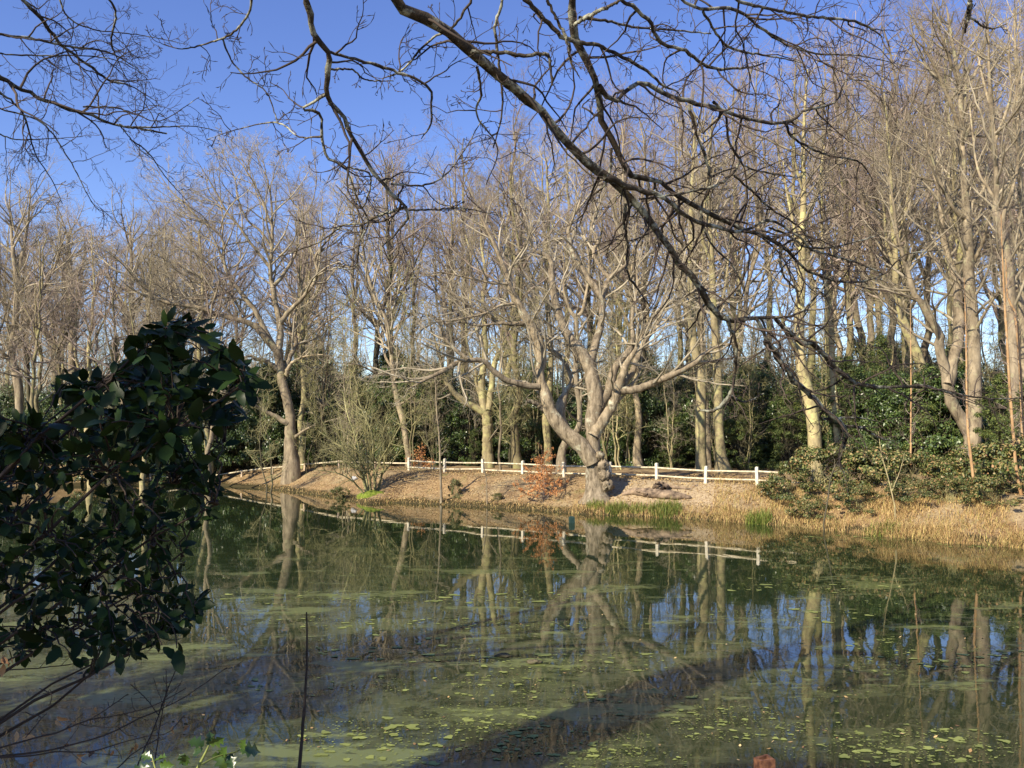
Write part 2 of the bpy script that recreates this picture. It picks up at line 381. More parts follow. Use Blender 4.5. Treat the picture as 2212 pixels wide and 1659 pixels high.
# ------------------------------------------------------------------ leaf faces and bushes
def leaf_quads(C, Nrm, L, W, axis=None):
    """A four-sided leaf at each centre C, facing Nrm."""
    n = len(C); a = rng.standard_normal((n, 3)) if axis is None else axis + .35 * rng.standard_normal((n, 3))
    a = unit(a - (a * Nrm).sum(-1, keepdims=True) * Nrm); s = np.cross(Nrm, a)
    L = np.asarray(L).reshape(-1, 1); W = np.asarray(W).reshape(-1, 1)
    V = np.stack([C - a * L / 2, C + s * W / 2 - a * L * .05, C + a * L / 2, C - s * W / 2 - a * L * .05], 1)
    return V.reshape(-1, 3), np.arange(4 * n).reshape(n, 4)
def bush_points(h, rad, n, lumps, droop=0.0):
    """Leaf centres gathered in clumps over an uneven dome."""
    th = rng.uniform(0, 2 * math.pi, lumps); zc = h * (rng.random(lumps) ** .8); env = rad * np.sqrt(np.clip(1 - (zc / h) ** 2.2, .03, 1))
    rr = env * rng.uniform(.35, 1.0, lumps)
    c = np.c_[rr * np.cos(th), rr * np.sin(th), zc]
    cs = rng.uniform(.13, .30, lumps) * min(rad, h) * .8
    k = rng.integers(0, lumps, n)
    off = unit(rng.standard_normal((n, 3))) * (rng.random(n) ** .45)[:, None]
    p = c[k] + off * cs[k, None] * np.array([1.15, 1.15, .75])
    p[:, 2] = np.abs(p[:, 2]) + .02
    out = unit(off + .5 * unit(p * np.array([1, 1, .4]))); nr = unit(out + np.array([0, 0, .6]) + .55 * rng.standard_normal((n, 3)))
    return p, nr, c
def bush_stems(c, h, r0, n=7):
    B = len(c); P = np.zeros((B, n, 3)); t = np.linspace(0, 1, n)
    b0 = rng.normal(0, .12, (B, 3)) * np.array([1, 1, 0])
    for j in range(n):
        P[:, j] = b0 + (c - b0) * np.array([t[j] ** 1.3, t[j] ** 1.3, t[j] ** .8]) + .04 * h * rng.standard_normal((B, 3)) * (0 < j < n - 1)
    R = r0 * (1 - .75 * t)[None] * rng.uniform(.5, 1, (B, 1))
    return tubes(P, R, 4)
def make_bush(name, h, rad, n, lumps, lsize, lm, sm, label, cat, group=None, r0=.05, axis=None, asp=.5):
    root = empty(name, (0, 0, 0), label, cat, group)
    p, nr, c = bush_points(h, rad, n, lumps)
    L = lsize * rng.uniform(.6, 1.3, n)
    V, qd = leaf_quads(p, nr, L, L * asp, axis)
    mesh('foliage', V, [qd], lm, root, smooth=False)
    V, qd = bush_stems(c, h, r0)
    mesh('stems', V, [qd], sm, root)
    return root
def put(o, x, y, s=1, rz=None, z=None, sz=None):
    o.location = (x, y, (gz(x, y) if z is None else z) - .03)
    o.rotation_euler = (0, 0, rng.uniform(0, 6.28) if rz is None else rz)
    o.scale = (s, s, s if sz is None else sz); return o

# ------------------------------------------------------------------ woodland trees
def woodland(H, fork, mats, spread=1.0, lo=.34):
    """A tall forest tree: clean stem, a few rising leaders, limbs and fine twigs. Returns (trunk part, crown part) geometry."""
    n = 22; t = np.linspace(0, 1, n)
    P = np.zeros((1, n, 3)); P[0, :, 2] = H * .93 * t
    sway = np.cumsum(rng.standard_normal((n, 2)) * .19, 0) * H / 26; P[0, 1:, :2] += sway[1:] - sway[0]
    r0 = .30 * H / 26
    R = (r0 * (1.0 - .88 * t ** .9) * (1 + .55 * np.exp(-t * 34)))[None]
    lead, lR = spawn(P, R, [fork], .30, .62, (.42, .55), (20, 7), n, .06, .05, .03, .03, taper=.14, tpow=.35)
    A, AR = np.concatenate([P, lead]), np.concatenate([R, lR])
    L = lens(A)
    L1, R1 = spawn(A, AR, np.r_[24, np.full(fork, 12)], lo, .985, (.15 * spread, .27 * spread), (52, 13), 9, .17, .07, .018, .018, taper=.25, tpow=.55, lmax=H * .26)
    L2, R2 = spawn(L1, R1, 7, .2, .98, (.34, .62), (50, 15), 6, .2, .05, .012, .008, tpow=.45)
    L3, R3 = spawn(L2, R2, 6, .15, 1.0, (.36, .66), (50, 16), 5, .22, .03, .009, .0046, tpow=.4)
    L4, R4 = spawn(L3, R3, 3, .2, 1.0, (.35, .6), (40, 15), 3, .15, .03, .009, .0038, tpow=.3)
    trunk = join([tubes(A, AR, 9, .03)])
    crown = join([tubes(L1, R1, 5), tubes(L2, R2, 4), tubes(L3, R3, 3), tubes(L4, R4, 3)])
    return trunk, crown
WOOD = []
GW = 'bare woodland trees behind the fence'
LW = 'tall slender bare tree, one of many crowded in the wood behind the fence'
for i in range(7):
    tr, cr = woodland(26, [1, 2, 2, 3, 1, 2, 3][i], None, [.9, 1.1, 1.45, 1.15, 1.6, 1, 1.3][i], [.4, .34, .38, .3, .45, .36, .32][i])
    root = empty('woodland_tree', (0, 0, 0), LW, 'tree', GW)
    mesh('trunk', tr[0], [tr[1]], [M['bark_wood_green'], M['bark_wood'], M['bark_ivy'], M['bark_wood_green'], M['bark_wood'], M['bark_wood'], M['bark_wood_green']][i], root)
    mesh('crown', cr[0], [cr[1]], M['twig'] if i % 2 else M['twig_red'], root)
    WOOD.append(root)
SKY = np.array([(-300, 420), (0, 420), (60, 400), (100, 475), (250, 490), (330, 450), (420, 430), (760, 345), (870, 300), (1000, 260), (1200, 232), (1350, 215),
                (1500, 190), (1600, 140), (1750, 90), (1850, 90), (1900, 70), (2000, 30), (2212, 20), (2600, 20)], float)
def sky_h(px, d): return float(at(px, np.interp(px, SKY[:, 0], SKY[:, 1]), d)[2])
spots = []
k = 0
while len(spots) < 92 and k < 6000:
    k += 1
    d = 55 + 62 * rng.random() ** 1.25; px = rng.uniform(-160, 2380)
    x = (px - 1106) / F * d
    if min([9] + [math.hypot(x - a, (d - b)) for a, b, _ in spots]) < 2.5: continue
    if abs(px - 625) < 70 and d < 66: continue
    spots.append((x, d, px))
for i, (x, d, px) in enumerate(spots):
    j = int(rng.integers(0, 7)); o = WOOD[j] if WOOD[j].get('used') is None else copy_tree(WOOD[j])
    WOOD[j]['used'] = 1
    g = gz(x, d); H = (sky_h(px, d) - g) * rng.uniform(.90, 1.08)
    s = H / 26; put(o, x, d, s * rng.uniform(.85, 1.0), sz=s)
for w_ in WOOD:
    if 'used' in w_: del w_['used']
for o in COL.objects:
    if 'used' in o: del o['used']

# slender young trees and coppice stems that fill the wood below the crowns
YT = []
GY = 'slender young trees under the wood'
LY = 'thin twiggy young tree among the bigger trunks behind the fence'
for i in range(5):
    H = 13.0; ns = [1, 3, 2, 4, 2][i]; n = 16; t = np.linspace(0, 1, n)
    A = np.zeros((ns, n, 3)); A[:, :, 2] = H * t * rng.uniform(.7, 1, (ns, 1))
    ln_ = rng.normal(0, .9, (ns, 1, 2)) * t[None, :, None] ** 1.2 * (1 if ns > 1 else .4)
    A[:, :, :2] = ln_ + np.cumsum(rng.standard_normal((ns, n, 2)) * .09, 1) * (t > 0)[None, :, None] + rng.normal(0, .15, (ns, 1, 2)) * (ns > 1)
    AR = rng.uniform(.05, .095, (ns, 1)) * (1 - .85 * t)[None]
    L1, R1 = spawn(A, AR, 26 // ns + 8, .16, .98, (.10, .22), (62, 15), 8, .16, .05, .016, .013, tpow=.5)
    L2, R2 = spawn(L1, R1, 7, .1, 1, (.35, .7), (50, 16), 5, .2, .02, .012, .009)
    L3, R3 = spawn(L2, R2, 5, .1, 1, (.4, .7), (48, 16), 4, .2, .02, .01, .006)
    root = empty('young_tree', (0, 0, 0), LY, 'tree', GY)
    V, qd = tubes(A, AR, 7, .03); mesh('trunk', V, [qd], [M['bark_wood'], M['bark_wood_green'], M['bark_ivy']][i % 3], root)
    V, qd = join([tubes(L1, R1, 4), tubes(L2, R2, 3), tubes(L3, R3, 3)]); mesh('crown', V, [qd], M['twig'] if i % 2 else M['twig_olive'], root)
    YT.append(root)
ys = []; k = 0
while len(ys) < 150 and k < 5000:
    k += 1
    d = 53 + 45 * rng.random() ** 1.4; px = rng.uniform(-120, 2340); x = (px - 1106) / F * d
    if px < 560 and d < 63: continue
    if ys and min(math.hypot(x - a, d - b) for a, b in ys) < 1.6: continue
    ys.append((x, d))
for i, (x, d) in enumerate(ys):
    o = YT[i] if i < 5 else copy_tree(YT[int(rng.integers(0, 5))]); s = rng.uniform(.6, 1.15); put(o, x, d, s, sz=s * rng.uniform(.9, 1.25))

# the farthest wood, one mass of thin stems and twigs
nB = 330; t = np.linspace(0, 1, 10); dB = rng.uniform(100, 150, nB); xB = (rng.uniform(-250, 2460, nB) - 1106) / F * dB
A = np.zeros((nB, 10, 3)); hB = rng.uniform(10, 23, nB)
A[:, :, 0] = xB[:, None] + np.cumsum(rng.standard_normal((nB, 10)) * .25, 1); A[:, :, 1] = dB[:, None] + np.cumsum(rng.standard_normal((nB, 10)) * .25, 1)
A[:, :, 2] = ground(xB, dB)[:, None] - .2 + hB[:, None] * t
AR = rng.uniform(.08, .24, (nB, 1)) * (1 - .85 * t)[None]
L1, R1 = spawn(A, AR, 26, .08, 1, (.16, .34), (58, 14), 7, .16, .05, .02, .03)
L2, R2 = spawn(L1, R1, 8, .1, 1, (.35, .7), (50, 16), 4, .2, .02, .016, .015)
V, qd = join([tubes(A, AR, 5), tubes(L1, R1, 3), tubes(L2, R2, 3)])
tag(mesh('distant_wood', V, [qd], M['twig']), 'far edge of the wood, a haze of bare stems and twigs', 'wood', kind='stuff')

# ------------------------------------------------------------------ traced trees
def hero(name, label, base, trunk, limbs, mats, dens=(1.0, 1.0), d=50, group=None, cat='tree', twr=1.0, trop=.05, lv=(2.2, 6, 6, 3), lmax=4.2, wob=.12, split=True, skip_lo=.25, n=26, S=12, bold=1.0):
    """trunk: (spec, d0, d1); limbs: list of (spec, d0 offset, d1 offset). The finer branching is grown from the traced limbs."""
    TP, TR = trace(trunk, d, d, n=n, wob=wob * .3)
    bx, by = TP[0, 0], TP[0, 1]; g = gz(bx, by)
    TP = np.vstack([[[TP[0, 0], TP[0, 1], g - .25]], TP]); TR = np.r_[TR[0] * 1.3, TR]; TR[1] *= 1.08
    base = np.array([bx, by, g])
    root = empty(name, base, label, cat, group)
    mb, mt = mats
    P, R = [], []
    for sp_, a0, a1 in limbs:
        p, r = trace(sp_, d + a0, d + a1, n=n, wob=wob, rscale=bold); P.append(p); R.append(r)
    mesh('trunk', *[(lambda vq: vq)(tubes(TP[None], TR[None], S, .045))[0]], [tubes(TP[None], TR[None], S)[1]], mb, root, base)
    if P:
        P, R = np.array(P), np.array(R)
        if split:
            for p, r in zip(P, R):
                V, qd = tubes(p[None], r[None], 9, .05); mesh('limb', V, [qd], mb, root, base)
        else:
            V, qd = tubes(P, R, 8, .05); mesh('limbs', V, [qd], mb, root, base)
        A, AR = np.concatenate([P, TP[None, 1:]]), np.concatenate([R, TR[None, 1:]])
    else: A, AR = TP[None, 1:], TR[None, 1:]
    ln = lens(A)
    cnt = np.round(ln * lv[0]).astype(int); cnt[-1] = int(cnt[-1] * dens[1])
    L1, R1 = spawn(A, AR, cnt, skip_lo, 1.0, (.9, 1.0), (48, 13), 9, .13, trop, .02, .014 * twr, tpow=.45, lmax=lmax)
    # lengths follow the thickness of the limb they leave
    sc = np.clip((R1[:, :1] / (.05 * twr)) ** .5, .35, 1.1) * rng.uniform(.5, 1.0, (len(L1), 1)); L1 = L1[:, :1] + (L1 - L1[:, :1]) * sc[..., None]
    L2, R2 = spawn(L1, R1, lv[1], .15, 1.0, (.36, .6), (42, 13), 6, .16, trop, .012, .009 * twr, tpow=.4)
    L3, R3 = spawn(L2, R2, lv[2], .15, 1.0, (.38, .62), (42, 14), 4, .17, trop * .6, .01, .006 * twr, tpow=.35)
    parts = [tubes(L1, R1, 5), tubes(L2, R2, 4), tubes(L3, R3, 3)]
    if lv[3]:
        L4, R4 = spawn(L3, R3, lv[3], .2, 1.0, (.35, .6), (40, 14), 3, .15, .02, .01, .0045 * twr)
        parts.append(tubes(L4, R4, 3))
    V, qd = join(parts); mesh('crown', V, [qd], mt, root, base)
    return root

OAK = (M['bark_oak'], M['twig'])
oak = hero('oak_tree', 'large old oak with burred trunk leaning over the far waterline, low wide limbs', None,
     ['z5', (888, 1088, 210), (885, 1040, 165), (878, 960, 138), (872, 850, 118), (868, 760, 108), (863, 690, 98), (862, 640, 96), 'A', (1190, 1480, 106), (1205, 1380, 95)],
     [(['A', (1205, 1400, 95), (1190, 1250, 85), (1140, 1100, 75), (1070, 1000, 60), (1010, 920, 52), (940, 700, 42), (920, 560, 38), (918, 470, 30), (870, 420, 24), (800, 390, 18), (780, 290, 13), (700, 150, 7)], 0, 1.2),
      (['A', (1170, 1140, 50), (1200, 1000, 46), (1240, 860, 40), (1250, 740, 36), (1270, 620, 30), (1300, 570, 26), (1390, 500, 18), (1500, 450, 12), (1600, 380, 6)], .2, 3),
      (['A', (1245, 700, 36), (1170, 600, 36), (1120, 520, 32), (1060, 420, 30), (1030, 280, 24), (1060, 180, 16), (1100, 100, 11), (1130, -60, 5)], 2, 3.5),
      (['A', (1290, 570, 26), (1250, 530, 24), (1190, 420, 22), (1220, 330, 18), (1175, 250, 14), (1210, 170, 10), (1190, 60, 5)], 2.6, 4),
      (['A', (1220, 1410, 70), (1290, 1290, 60), (1330, 1150, 46), (1400, 1060, 40), (1470, 980, 36), (1530, 890, 30), (1600, 810, 24), (1690, 730, 18), (1840, 660, 13), (1970, 570, 7)], 0, 2.5),
      (['A', (1415, 1060, 26), (1440, 980, 24), (1440, 800, 20), (1470, 640, 15), (1470, 480, 10), (1520, 330, 5)], .8, 2),
      (['A', (1375, 1260, 40), (1440, 1170, 36), (1470, 1090, 32), (1520, 980, 24), (1600, 870, 18), (1640, 700, 11), (1700, 560, 6)], -.6, 1),
      (['A', (1190, 1590, 75), (1250, 1500, 62), (1320, 1380, 56), (1348, 1285, 54), (1400, 1130, 36), (1450, 1050, 24), (1500, 940, 12)], -.3, -1.5),
      (['A', (1345, 1295, 50), (1400, 1297, 44), (1500, 1280, 42), (1620, 1230, 40), (1740, 1170, 38), (1840, 1120, 34), (1900, 1060, 25), (2000, 1010, 14), (2150, 990, 6)], -.8, -3),
      (['z5', (855, 830, 100), 'A', (1120, 1670, 92), (1060, 1610, 90), (960, 1510, 84), (900, 1400, 75), (875, 1300, 62), (848, 1220, 55), (850, 1150, 58), (850, 1060, 60), (820, 940, 60), (770, 850, 52), (720, 750, 45), (660, 650, 38), (620, 520, 26), (580, 420, 20), (500, 250, 13), (440, 120, 6)], -.2, -1.2),
      (['A', (840, 1270, 42), (750, 1262, 34), (650, 1240, 34), (560, 1180, 32), (490, 1110, 30), (420, 1100, 28), (330, 1110, 26), (230, 1170, 24), (110, 1230, 16), (0, 1290, 8)], -.6, -3),
      (['A', (380, 1095, 24), (280, 1010, 20), (220, 940, 15), (200, 870, 10), (150, 800, 5)], -2, -2.6),
      (['A', (750, 865, 28), (660, 870, 23), (560, 850, 20), (500, 800, 18), (400, 760, 14), (350, 720, 12), (250, 640, 8), (200, 560, 4)], -.9, -2),
      (['A', (600, 865, 14), (440, 880, 11), (350, 860, 8), (200, 880, 4)], -1.4, -2.4),
      (['A', (680, 740, 18), (600, 750, 16), (500, 800, 13), (380, 830, 11), (250, 850, 8), (130, 860, 4)], -1, -3),
      (['A', (650, 610, 16), (560, 610, 14), (450, 590, 12), (330, 560, 10), (200, 540, 7), (100, 560, 4)], -1, -2),
      (['A', (890, 1440, 30), (820, 1380, 26), (760, 1360, 20)], -.3, -.9),
      (['A', (1010, 1570, 60), (985, 1470, 55), (980, 1385, 60), (1010, 1310, 36), (1050, 1240, 26), (1020, 1140, 22), (960, 1060, 18), (880, 1010, 14), (800, 960, 7)], .2, 1.4)],
     OAK, d=40.6, dens=(1, 0), lv=(1.5, 6, 5, 2), bold=1.14, lmax=3.4, trop=.02, wob=.10, S=16, n=30)
ob = np.array(oak.location)
for bx_, by_, r_ in ((935, 850, 40), (945, 915, 44), (962, 985, 42), (915, 780, 30)):
    px, py = pxs('z5', bx_, by_); c = at(px, py, 40.2); r = r_ * .30637 / 2 * 2 * 40.6 / F
    u_, v_ = np.meshgrid(np.linspace(0, 2 * math.pi, 25)[:-1], np.linspace(0, math.pi, 14)); dirs = np.stack([np.cos(u_) * np.sin(v_), np.sin(u_) * np.sin(v_), np.cos(v_)], -1)
    f_ = 1 + .16 * np.sin(5 * u_ + 3 * v_) * np.sin(6 * v_) + .12 * rng.standard_normal(u_.shape) * (np.sin(v_) > .05)
    V = c + dirs * (r * f_)[..., None]; ii = np.arange(u_.size).reshape(u_.shape)
    qd = np.stack([ii[:-1], ii[1:], np.roll(ii[1:], -1, 1), np.roll(ii[:-1], -1, 1)], -1).reshape(-1, 4)
    mesh('burl', V.reshape(-1, 3), [qd], M['bark_oak'], oak, ob)

hero('oak_tree', 'broad spreading bare oak beside the low left rail, forked high above a leaning trunk', None,
     ['C', (885, 1650, 165), (870, 1500, 130), (870, 1350, 112), (870, 1200, 100), (830, 1000, 95), (790, 850, 90), (770, 700, 90), (750, 600, 88), (742, 520, 96)],
     [(['C', (745, 540, 85), (650, 430, 76), (560, 320, 74), (450, 250, 55), 'B', (850, 1480, 36), (740, 1440, 33), (600, 1410, 30), (450, 1390, 28), (320, 1320, 26), (220, 1220, 23), (150, 1130, 17), (60, 1040, 12), (-10, 980, 6)], 0, -3),
      (['C', (700, 480, 60), (600, 300, 52), 'B', (1140, 1450, 40), (1050, 1340, 36), (960, 1220, 30), (900, 1100, 26), (890, 980, 23), (885, 890, 20), (800, 800, 18), (700, 740, 16), (600, 620, 13), (500, 540, 10), (400, 400, 6), (330, 280, 3)], 0, -2),
      (['B', (880, 880, 14), (885, 760, 12), (870, 650, 10), (780, 520, 7), (740, 380, 4)], -1, 0),
      (['C', (750, 540, 75), (770, 300, 66), (740, 150, 56), 'B', (1290, 1330, 42), (1270, 1250, 38), (1260, 1100, 32), (1270, 950, 28), (1270, 800, 22), (1240, 720, 19), (1190, 580, 15), (1100, 400, 11), (1000, 260, 7), (900, 130, 3)], 0, 1.5),
      (['B', (1275, 800, 18), (1265, 600, 15), (1240, 450, 12), (1170, 280, 7), (1130, 150, 3)], 1, 3),
      (['B', (1290, 1250, 32), (1350, 1180, 30), (1450, 1020, 22), (1480, 900, 15), (1510, 700, 12), (1430, 600, 9), (1390, 420, 6), (1330, 250, 3)], .4, 2),
      (['B', (1505, 720, 10), (1580, 620, 8), (1620, 420, 6), (1600, 280, 3)], 1.6, 2.4),
      (['B', (1340, 1540, 44), (1400, 1460, 36), (1480, 1380, 32), (1570, 1280, 28), (1630, 1150, 25), (1605, 1050, 22), (1640, 980, 19), (1740, 850, 12), (1800, 650, 8), (1880, 480, 4)], 0, -2),
      (['B', (1262, 1120, 26), (1180, 1020, 24), (1100, 920, 21), (1020, 800, 18), (920, 680, 15), (830, 520, 11), (760, 400, 8), (680, 270, 4)], .8, -1.6),
      (['B', (1265, 950, 20), (1180, 830, 18), (1070, 730, 15), (1000, 560, 12), (980, 420, 9), (880, 200, 4)], 1, 0),
      (['B', (1090, 1380, 18), (950, 1350, 14), (700, 1360, 12), (560, 1340, 10), (400, 1270, 8), (300, 1180, 5)], 0, -3),
      (['B', (1060, 1500, 24), (950, 1330, 20), (880, 1280, 17), (770, 1270, 14), (640, 1200, 12), (500, 1120, 10), (400, 1020, 7), (330, 920, 4)], 0, -2.4),
      (['C', (840, 1260, 64), (700, 1180, 42), (560, 1110, 36), (400, 1020, 26), (230, 950, 12)], -.2, -1.6),
      (['C', (740, 720, 56), (640, 640, 42), (520, 610, 38), (470, 580, 26), (400, 600, 14)], -.1, -1.6),
      (['C', (810, 720, 60), (880, 570, 46), (930, 450, 44), (890, 330, 36), (860, 250, 30), (880, 150, 20), (960, 60, 12)], .2, 1),
      (['C', (820, 780, 50), (880, 660, 36), (960, 610, 25), (1060, 580, 16), (1200, 570, 9)], -.2, -1),
      (['C', (920, 1400, 36), (1000, 1340, 25), (1090, 1290, 15)], -.2, -.8)],
     (M['bark'], M['twig']), d=57.5, dens=(1, 0), lv=(1.7, 6, 6, 2), lmax=4.4, trop=.05, S=14, n=28, twr=1.15)

hero('bare_tree', 'pale upright stem with broken top close behind the broad left oak', None,
     ['C', (985, 1600, 70), (990, 1400, 64), (970, 1250, 62), (1000, 1100, 60), (1012, 950, 58), (1000, 700, 50), (1000, 400, 44), (990, 150, 34), (990, 20, 26), 'B', (1480, 1150, 12)],
     [], (M['bark_green'], M['twig']), d=60, lv=(2.2, 5, 5, 0), lmax=3, skip_lo=.35)
hero('bare_tree', 'leaning bare tree with split trunk left of the orange shrub behind the fence', None,
     ['C', (2060, 1575, 56), (2030, 1400, 60), (2000, 1200, 60), (1960, 1080, 56), (1920, 900, 52), (1900, 700, 48), (1880, 500, 44), (1830, 200, 40), (1720, 0, 32), 'D', (790, 570, 6), (775, 470, 4), (760, 380, 2.5)],
     [(['C', (1960, 1080, 24), (2060, 1020, 17), (2140, 950, 10)], 0, -1),
      (['C', (1915, 770, 24), (1750, 760, 18), (1620, 700, 14), (1500, 660, 10), (1420, 650, 6)], 0, -3),
      (['C', (1900, 700, 30), (1830, 600, 26), (1800, 450, 22), (1720, 250, 18), (1650, 60, 12)], .2, 2),
      (['C', (1925, 800, 20), (2100, 810, 17), (2212, 800, 12), (2330, 760, 6)], 0, -2)],
     (M['bark'], M['twig']), d=57, lv=(1.8, 6, 5, 2), lmax=3.6)
hero('bare_tree', 'bare tree with short straight trunk forking low into steep limbs, left of the burred oak', None,
     ['A', (512, 1720, 72), (510, 1600, 64), (510, 1500, 66), (500, 1430, 64)],
     [(['A', (490, 1440, 52), (400, 1390, 42), (310, 1330, 42), (260, 1260, 38), (225, 1180, 28), (200, 1050, 18), (150, 900, 10), (90, 700, 5)], 0, -1.5),
      (['A', (492, 1430, 50), (470, 1250, 45), (490, 1100, 40), (490, 850, 34), (480, 700, 29), (500, 550, 22), (470, 350, 14), (480, 100, 6)], 0, .5),
      (['A', (515, 1420, 46), (540, 1250, 40), (560, 1100, 34), (630, 980, 28), (650, 850, 24), (690, 740, 18), (720, 560, 12), (760, 330, 5)], 0, 1),
      (['A', (480, 1390, 24), (440, 1250, 20), (430, 1150, 17), (380, 1000, 13), (370, 800, 9), (330, 600, 4)], .2, -.6),
      (['A', (490, 1000, 22), (430, 880, 18), (400, 700, 14), (410, 480, 9), (370, 300, 4)], .3, 2),
      (['A', (500, 1180, 14), (440, 1205, 11), (400, 1180, 6)], 0, -.6)],
     (M['bark_green'], M['twig']), d=56, lv=(1.5, 6, 5, 2), lmax=3.4, trop=.08)
hero('bare_tree', 'crooked pale stem rising directly behind the burred oak fork', None,
     ['D', (1212, 996, 20), (1214, 975, 18), (1222, 955, 17), (1240, 938, 14), (1251, 920, 12), 'A', (1100, 1400, 32), (1080, 1250, 32), (1075, 1080, 31), (1080, 850, 30), (1060, 810, 28)],
     [(['A', (1070, 820, 28), (1040, 780, 22), (1000, 650, 18), (1000, 480, 12), (960, 300, 6)], 0, .5),
      (['A', (1080, 830, 28), (1120, 780, 24), (1150, 640, 18), (1160, 450, 14), (1120, 250, 7)], 0, 1)],
     (M['bark'], M['twig']), d=50, lv=(1.6, 6, 5, 2), lmax=3)
hero('bare_tree', 'short-forked pale trunk between the low-forked tree and the burred oak', None,
     ['D', (1184, 982, 17), (1182, 940, 17), (1180, 905, 17), (1186, 860, 15), (1190, 760, 12), (1180, 620, 10), (1185, 480, 7), (1180, 340, 3)],
     [], (M['bark_green'], M['twig']), d=59, lv=(2.4, 6, 6, 2), lmax=4, skip_lo=.3)
hero('bare_tree', 'straight pale trunk with dark shadow band, left of two standing close behind the fence', None,
     ['z5', (1625, 850, 78), (1620, 600, 76), (1625, 400, 74), 'A', (1880, 1200, 60), (1830, 1000, 54), (1820, 750, 50), (1810, 600, 42), (1815, 250, 34), 'D', (1496, 380, 8), (1500, 290, 4)],
     [(['A', (1822, 900, 26), (1760, 700, 20), (1720, 450, 14), (1700, 200, 8)], 0, 2), (['A', (1815, 560, 24), (1880, 400, 18), (1900, 150, 11), (1920, -50, 5)], 0, -1)],
     (M['bark_green'], M['twig']), d=51, lv=(1.3, 6, 5, 2), lmax=4, skip_lo=.35, trop=.06, twr=.85)
hero('bare_tree', 'straight greenish trunk flared at its foot, right of two standing close behind the fence', None,
     ['z5', (1780, 875, 105), (1770, 810, 76), (1755, 600, 62), (1745, 300, 60), 'A', (1975, 1000, 52), (1960, 800, 46), (1950, 500, 38), (1930, 200, 30), 'D', (1530, 380, 8), (1540, 250, 4)],
     [(['A', (1965, 850, 26), (2030, 650, 20), (2060, 400, 14), (2090, 150, 7)], 0, 2), (['A', (1955, 500, 22), (1890, 330, 16), (1870, 100, 9), (1850, -100, 4)], 0, -1)],
     (M['bark_green'], M['twig']), d=49, lv=(1.3, 6, 5, 2), lmax=4, skip_lo=.35, trop=.06, twr=.85)
hero('bare_tree', 'thin pale stem squeezed between the two close trunks behind the fence', None,
     ['z5', (1678, 670, 30), (1668, 500, 26), (1652, 350, 24), (1640, 150, 20), 'D', (1515, 700, 5), (1520, 500, 4), (1518, 350, 2)],
     [], (M['bark'], M['twig']), d=55, lv=(2, 5, 5, 0), lmax=2.5, skip_lo=.4)
hero('bare_tree', 'tall yellow-green trunk right of the two-rail fence end, curving upward', None,
     ['z6', (735, 1060, 98), (735, 900, 92), (710, 650, 90), (660, 450, 82), (632, 300, 72), (630, 0, 66), 'E', (255, 1000, 70), (260, 600, 60), (270, 300, 50), 'D', (1735, 330, 9), (1738, 240, 6), (1745, 150, 3)],
     [(['E', (250, 900, 34), (180, 600, 28), (120, 300, 18), (90, 50, 9)], 0, 1), (['E', (262, 640, 30), (380, 350, 24), (430, 50, 16), (470, -250, 7)], 0, 2), (['E', (268, 330, 26), (200, 60, 16), (180, -250, 8)], 0, -1),
      (['z6', (640, 330, 34), (560, 180, 26), (500, 20, 18), (460, -160, 9)], 0, -2)],
     (M['bark_green'], M['twig']), d=47, lv=(1.3, 6, 5, 2), lmax=4, skip_lo=.35, trop=.06, twr=.85)
hero('bare_tree', 'thin greenish upright trunk just right of the tall yellow-green one', None,
     ['z6', (905, 985, 48), (880, 650, 45), (860, 350, 42), (850, 0, 36), 'E', (470, 1200, 38), (440, 900, 30), (430, 600, 22), 'D', (1775, 400, 4), (1778, 280, 2.5)],
     [(['E', (470, 1200, 22), (520, 900, 16), (560, 600, 9)], 0, 1)], (M['bark_green'], M['twig']), d=50, lv=(1.8, 6, 5, 2), lmax=3.2, skip_lo=.35, trop=.08)
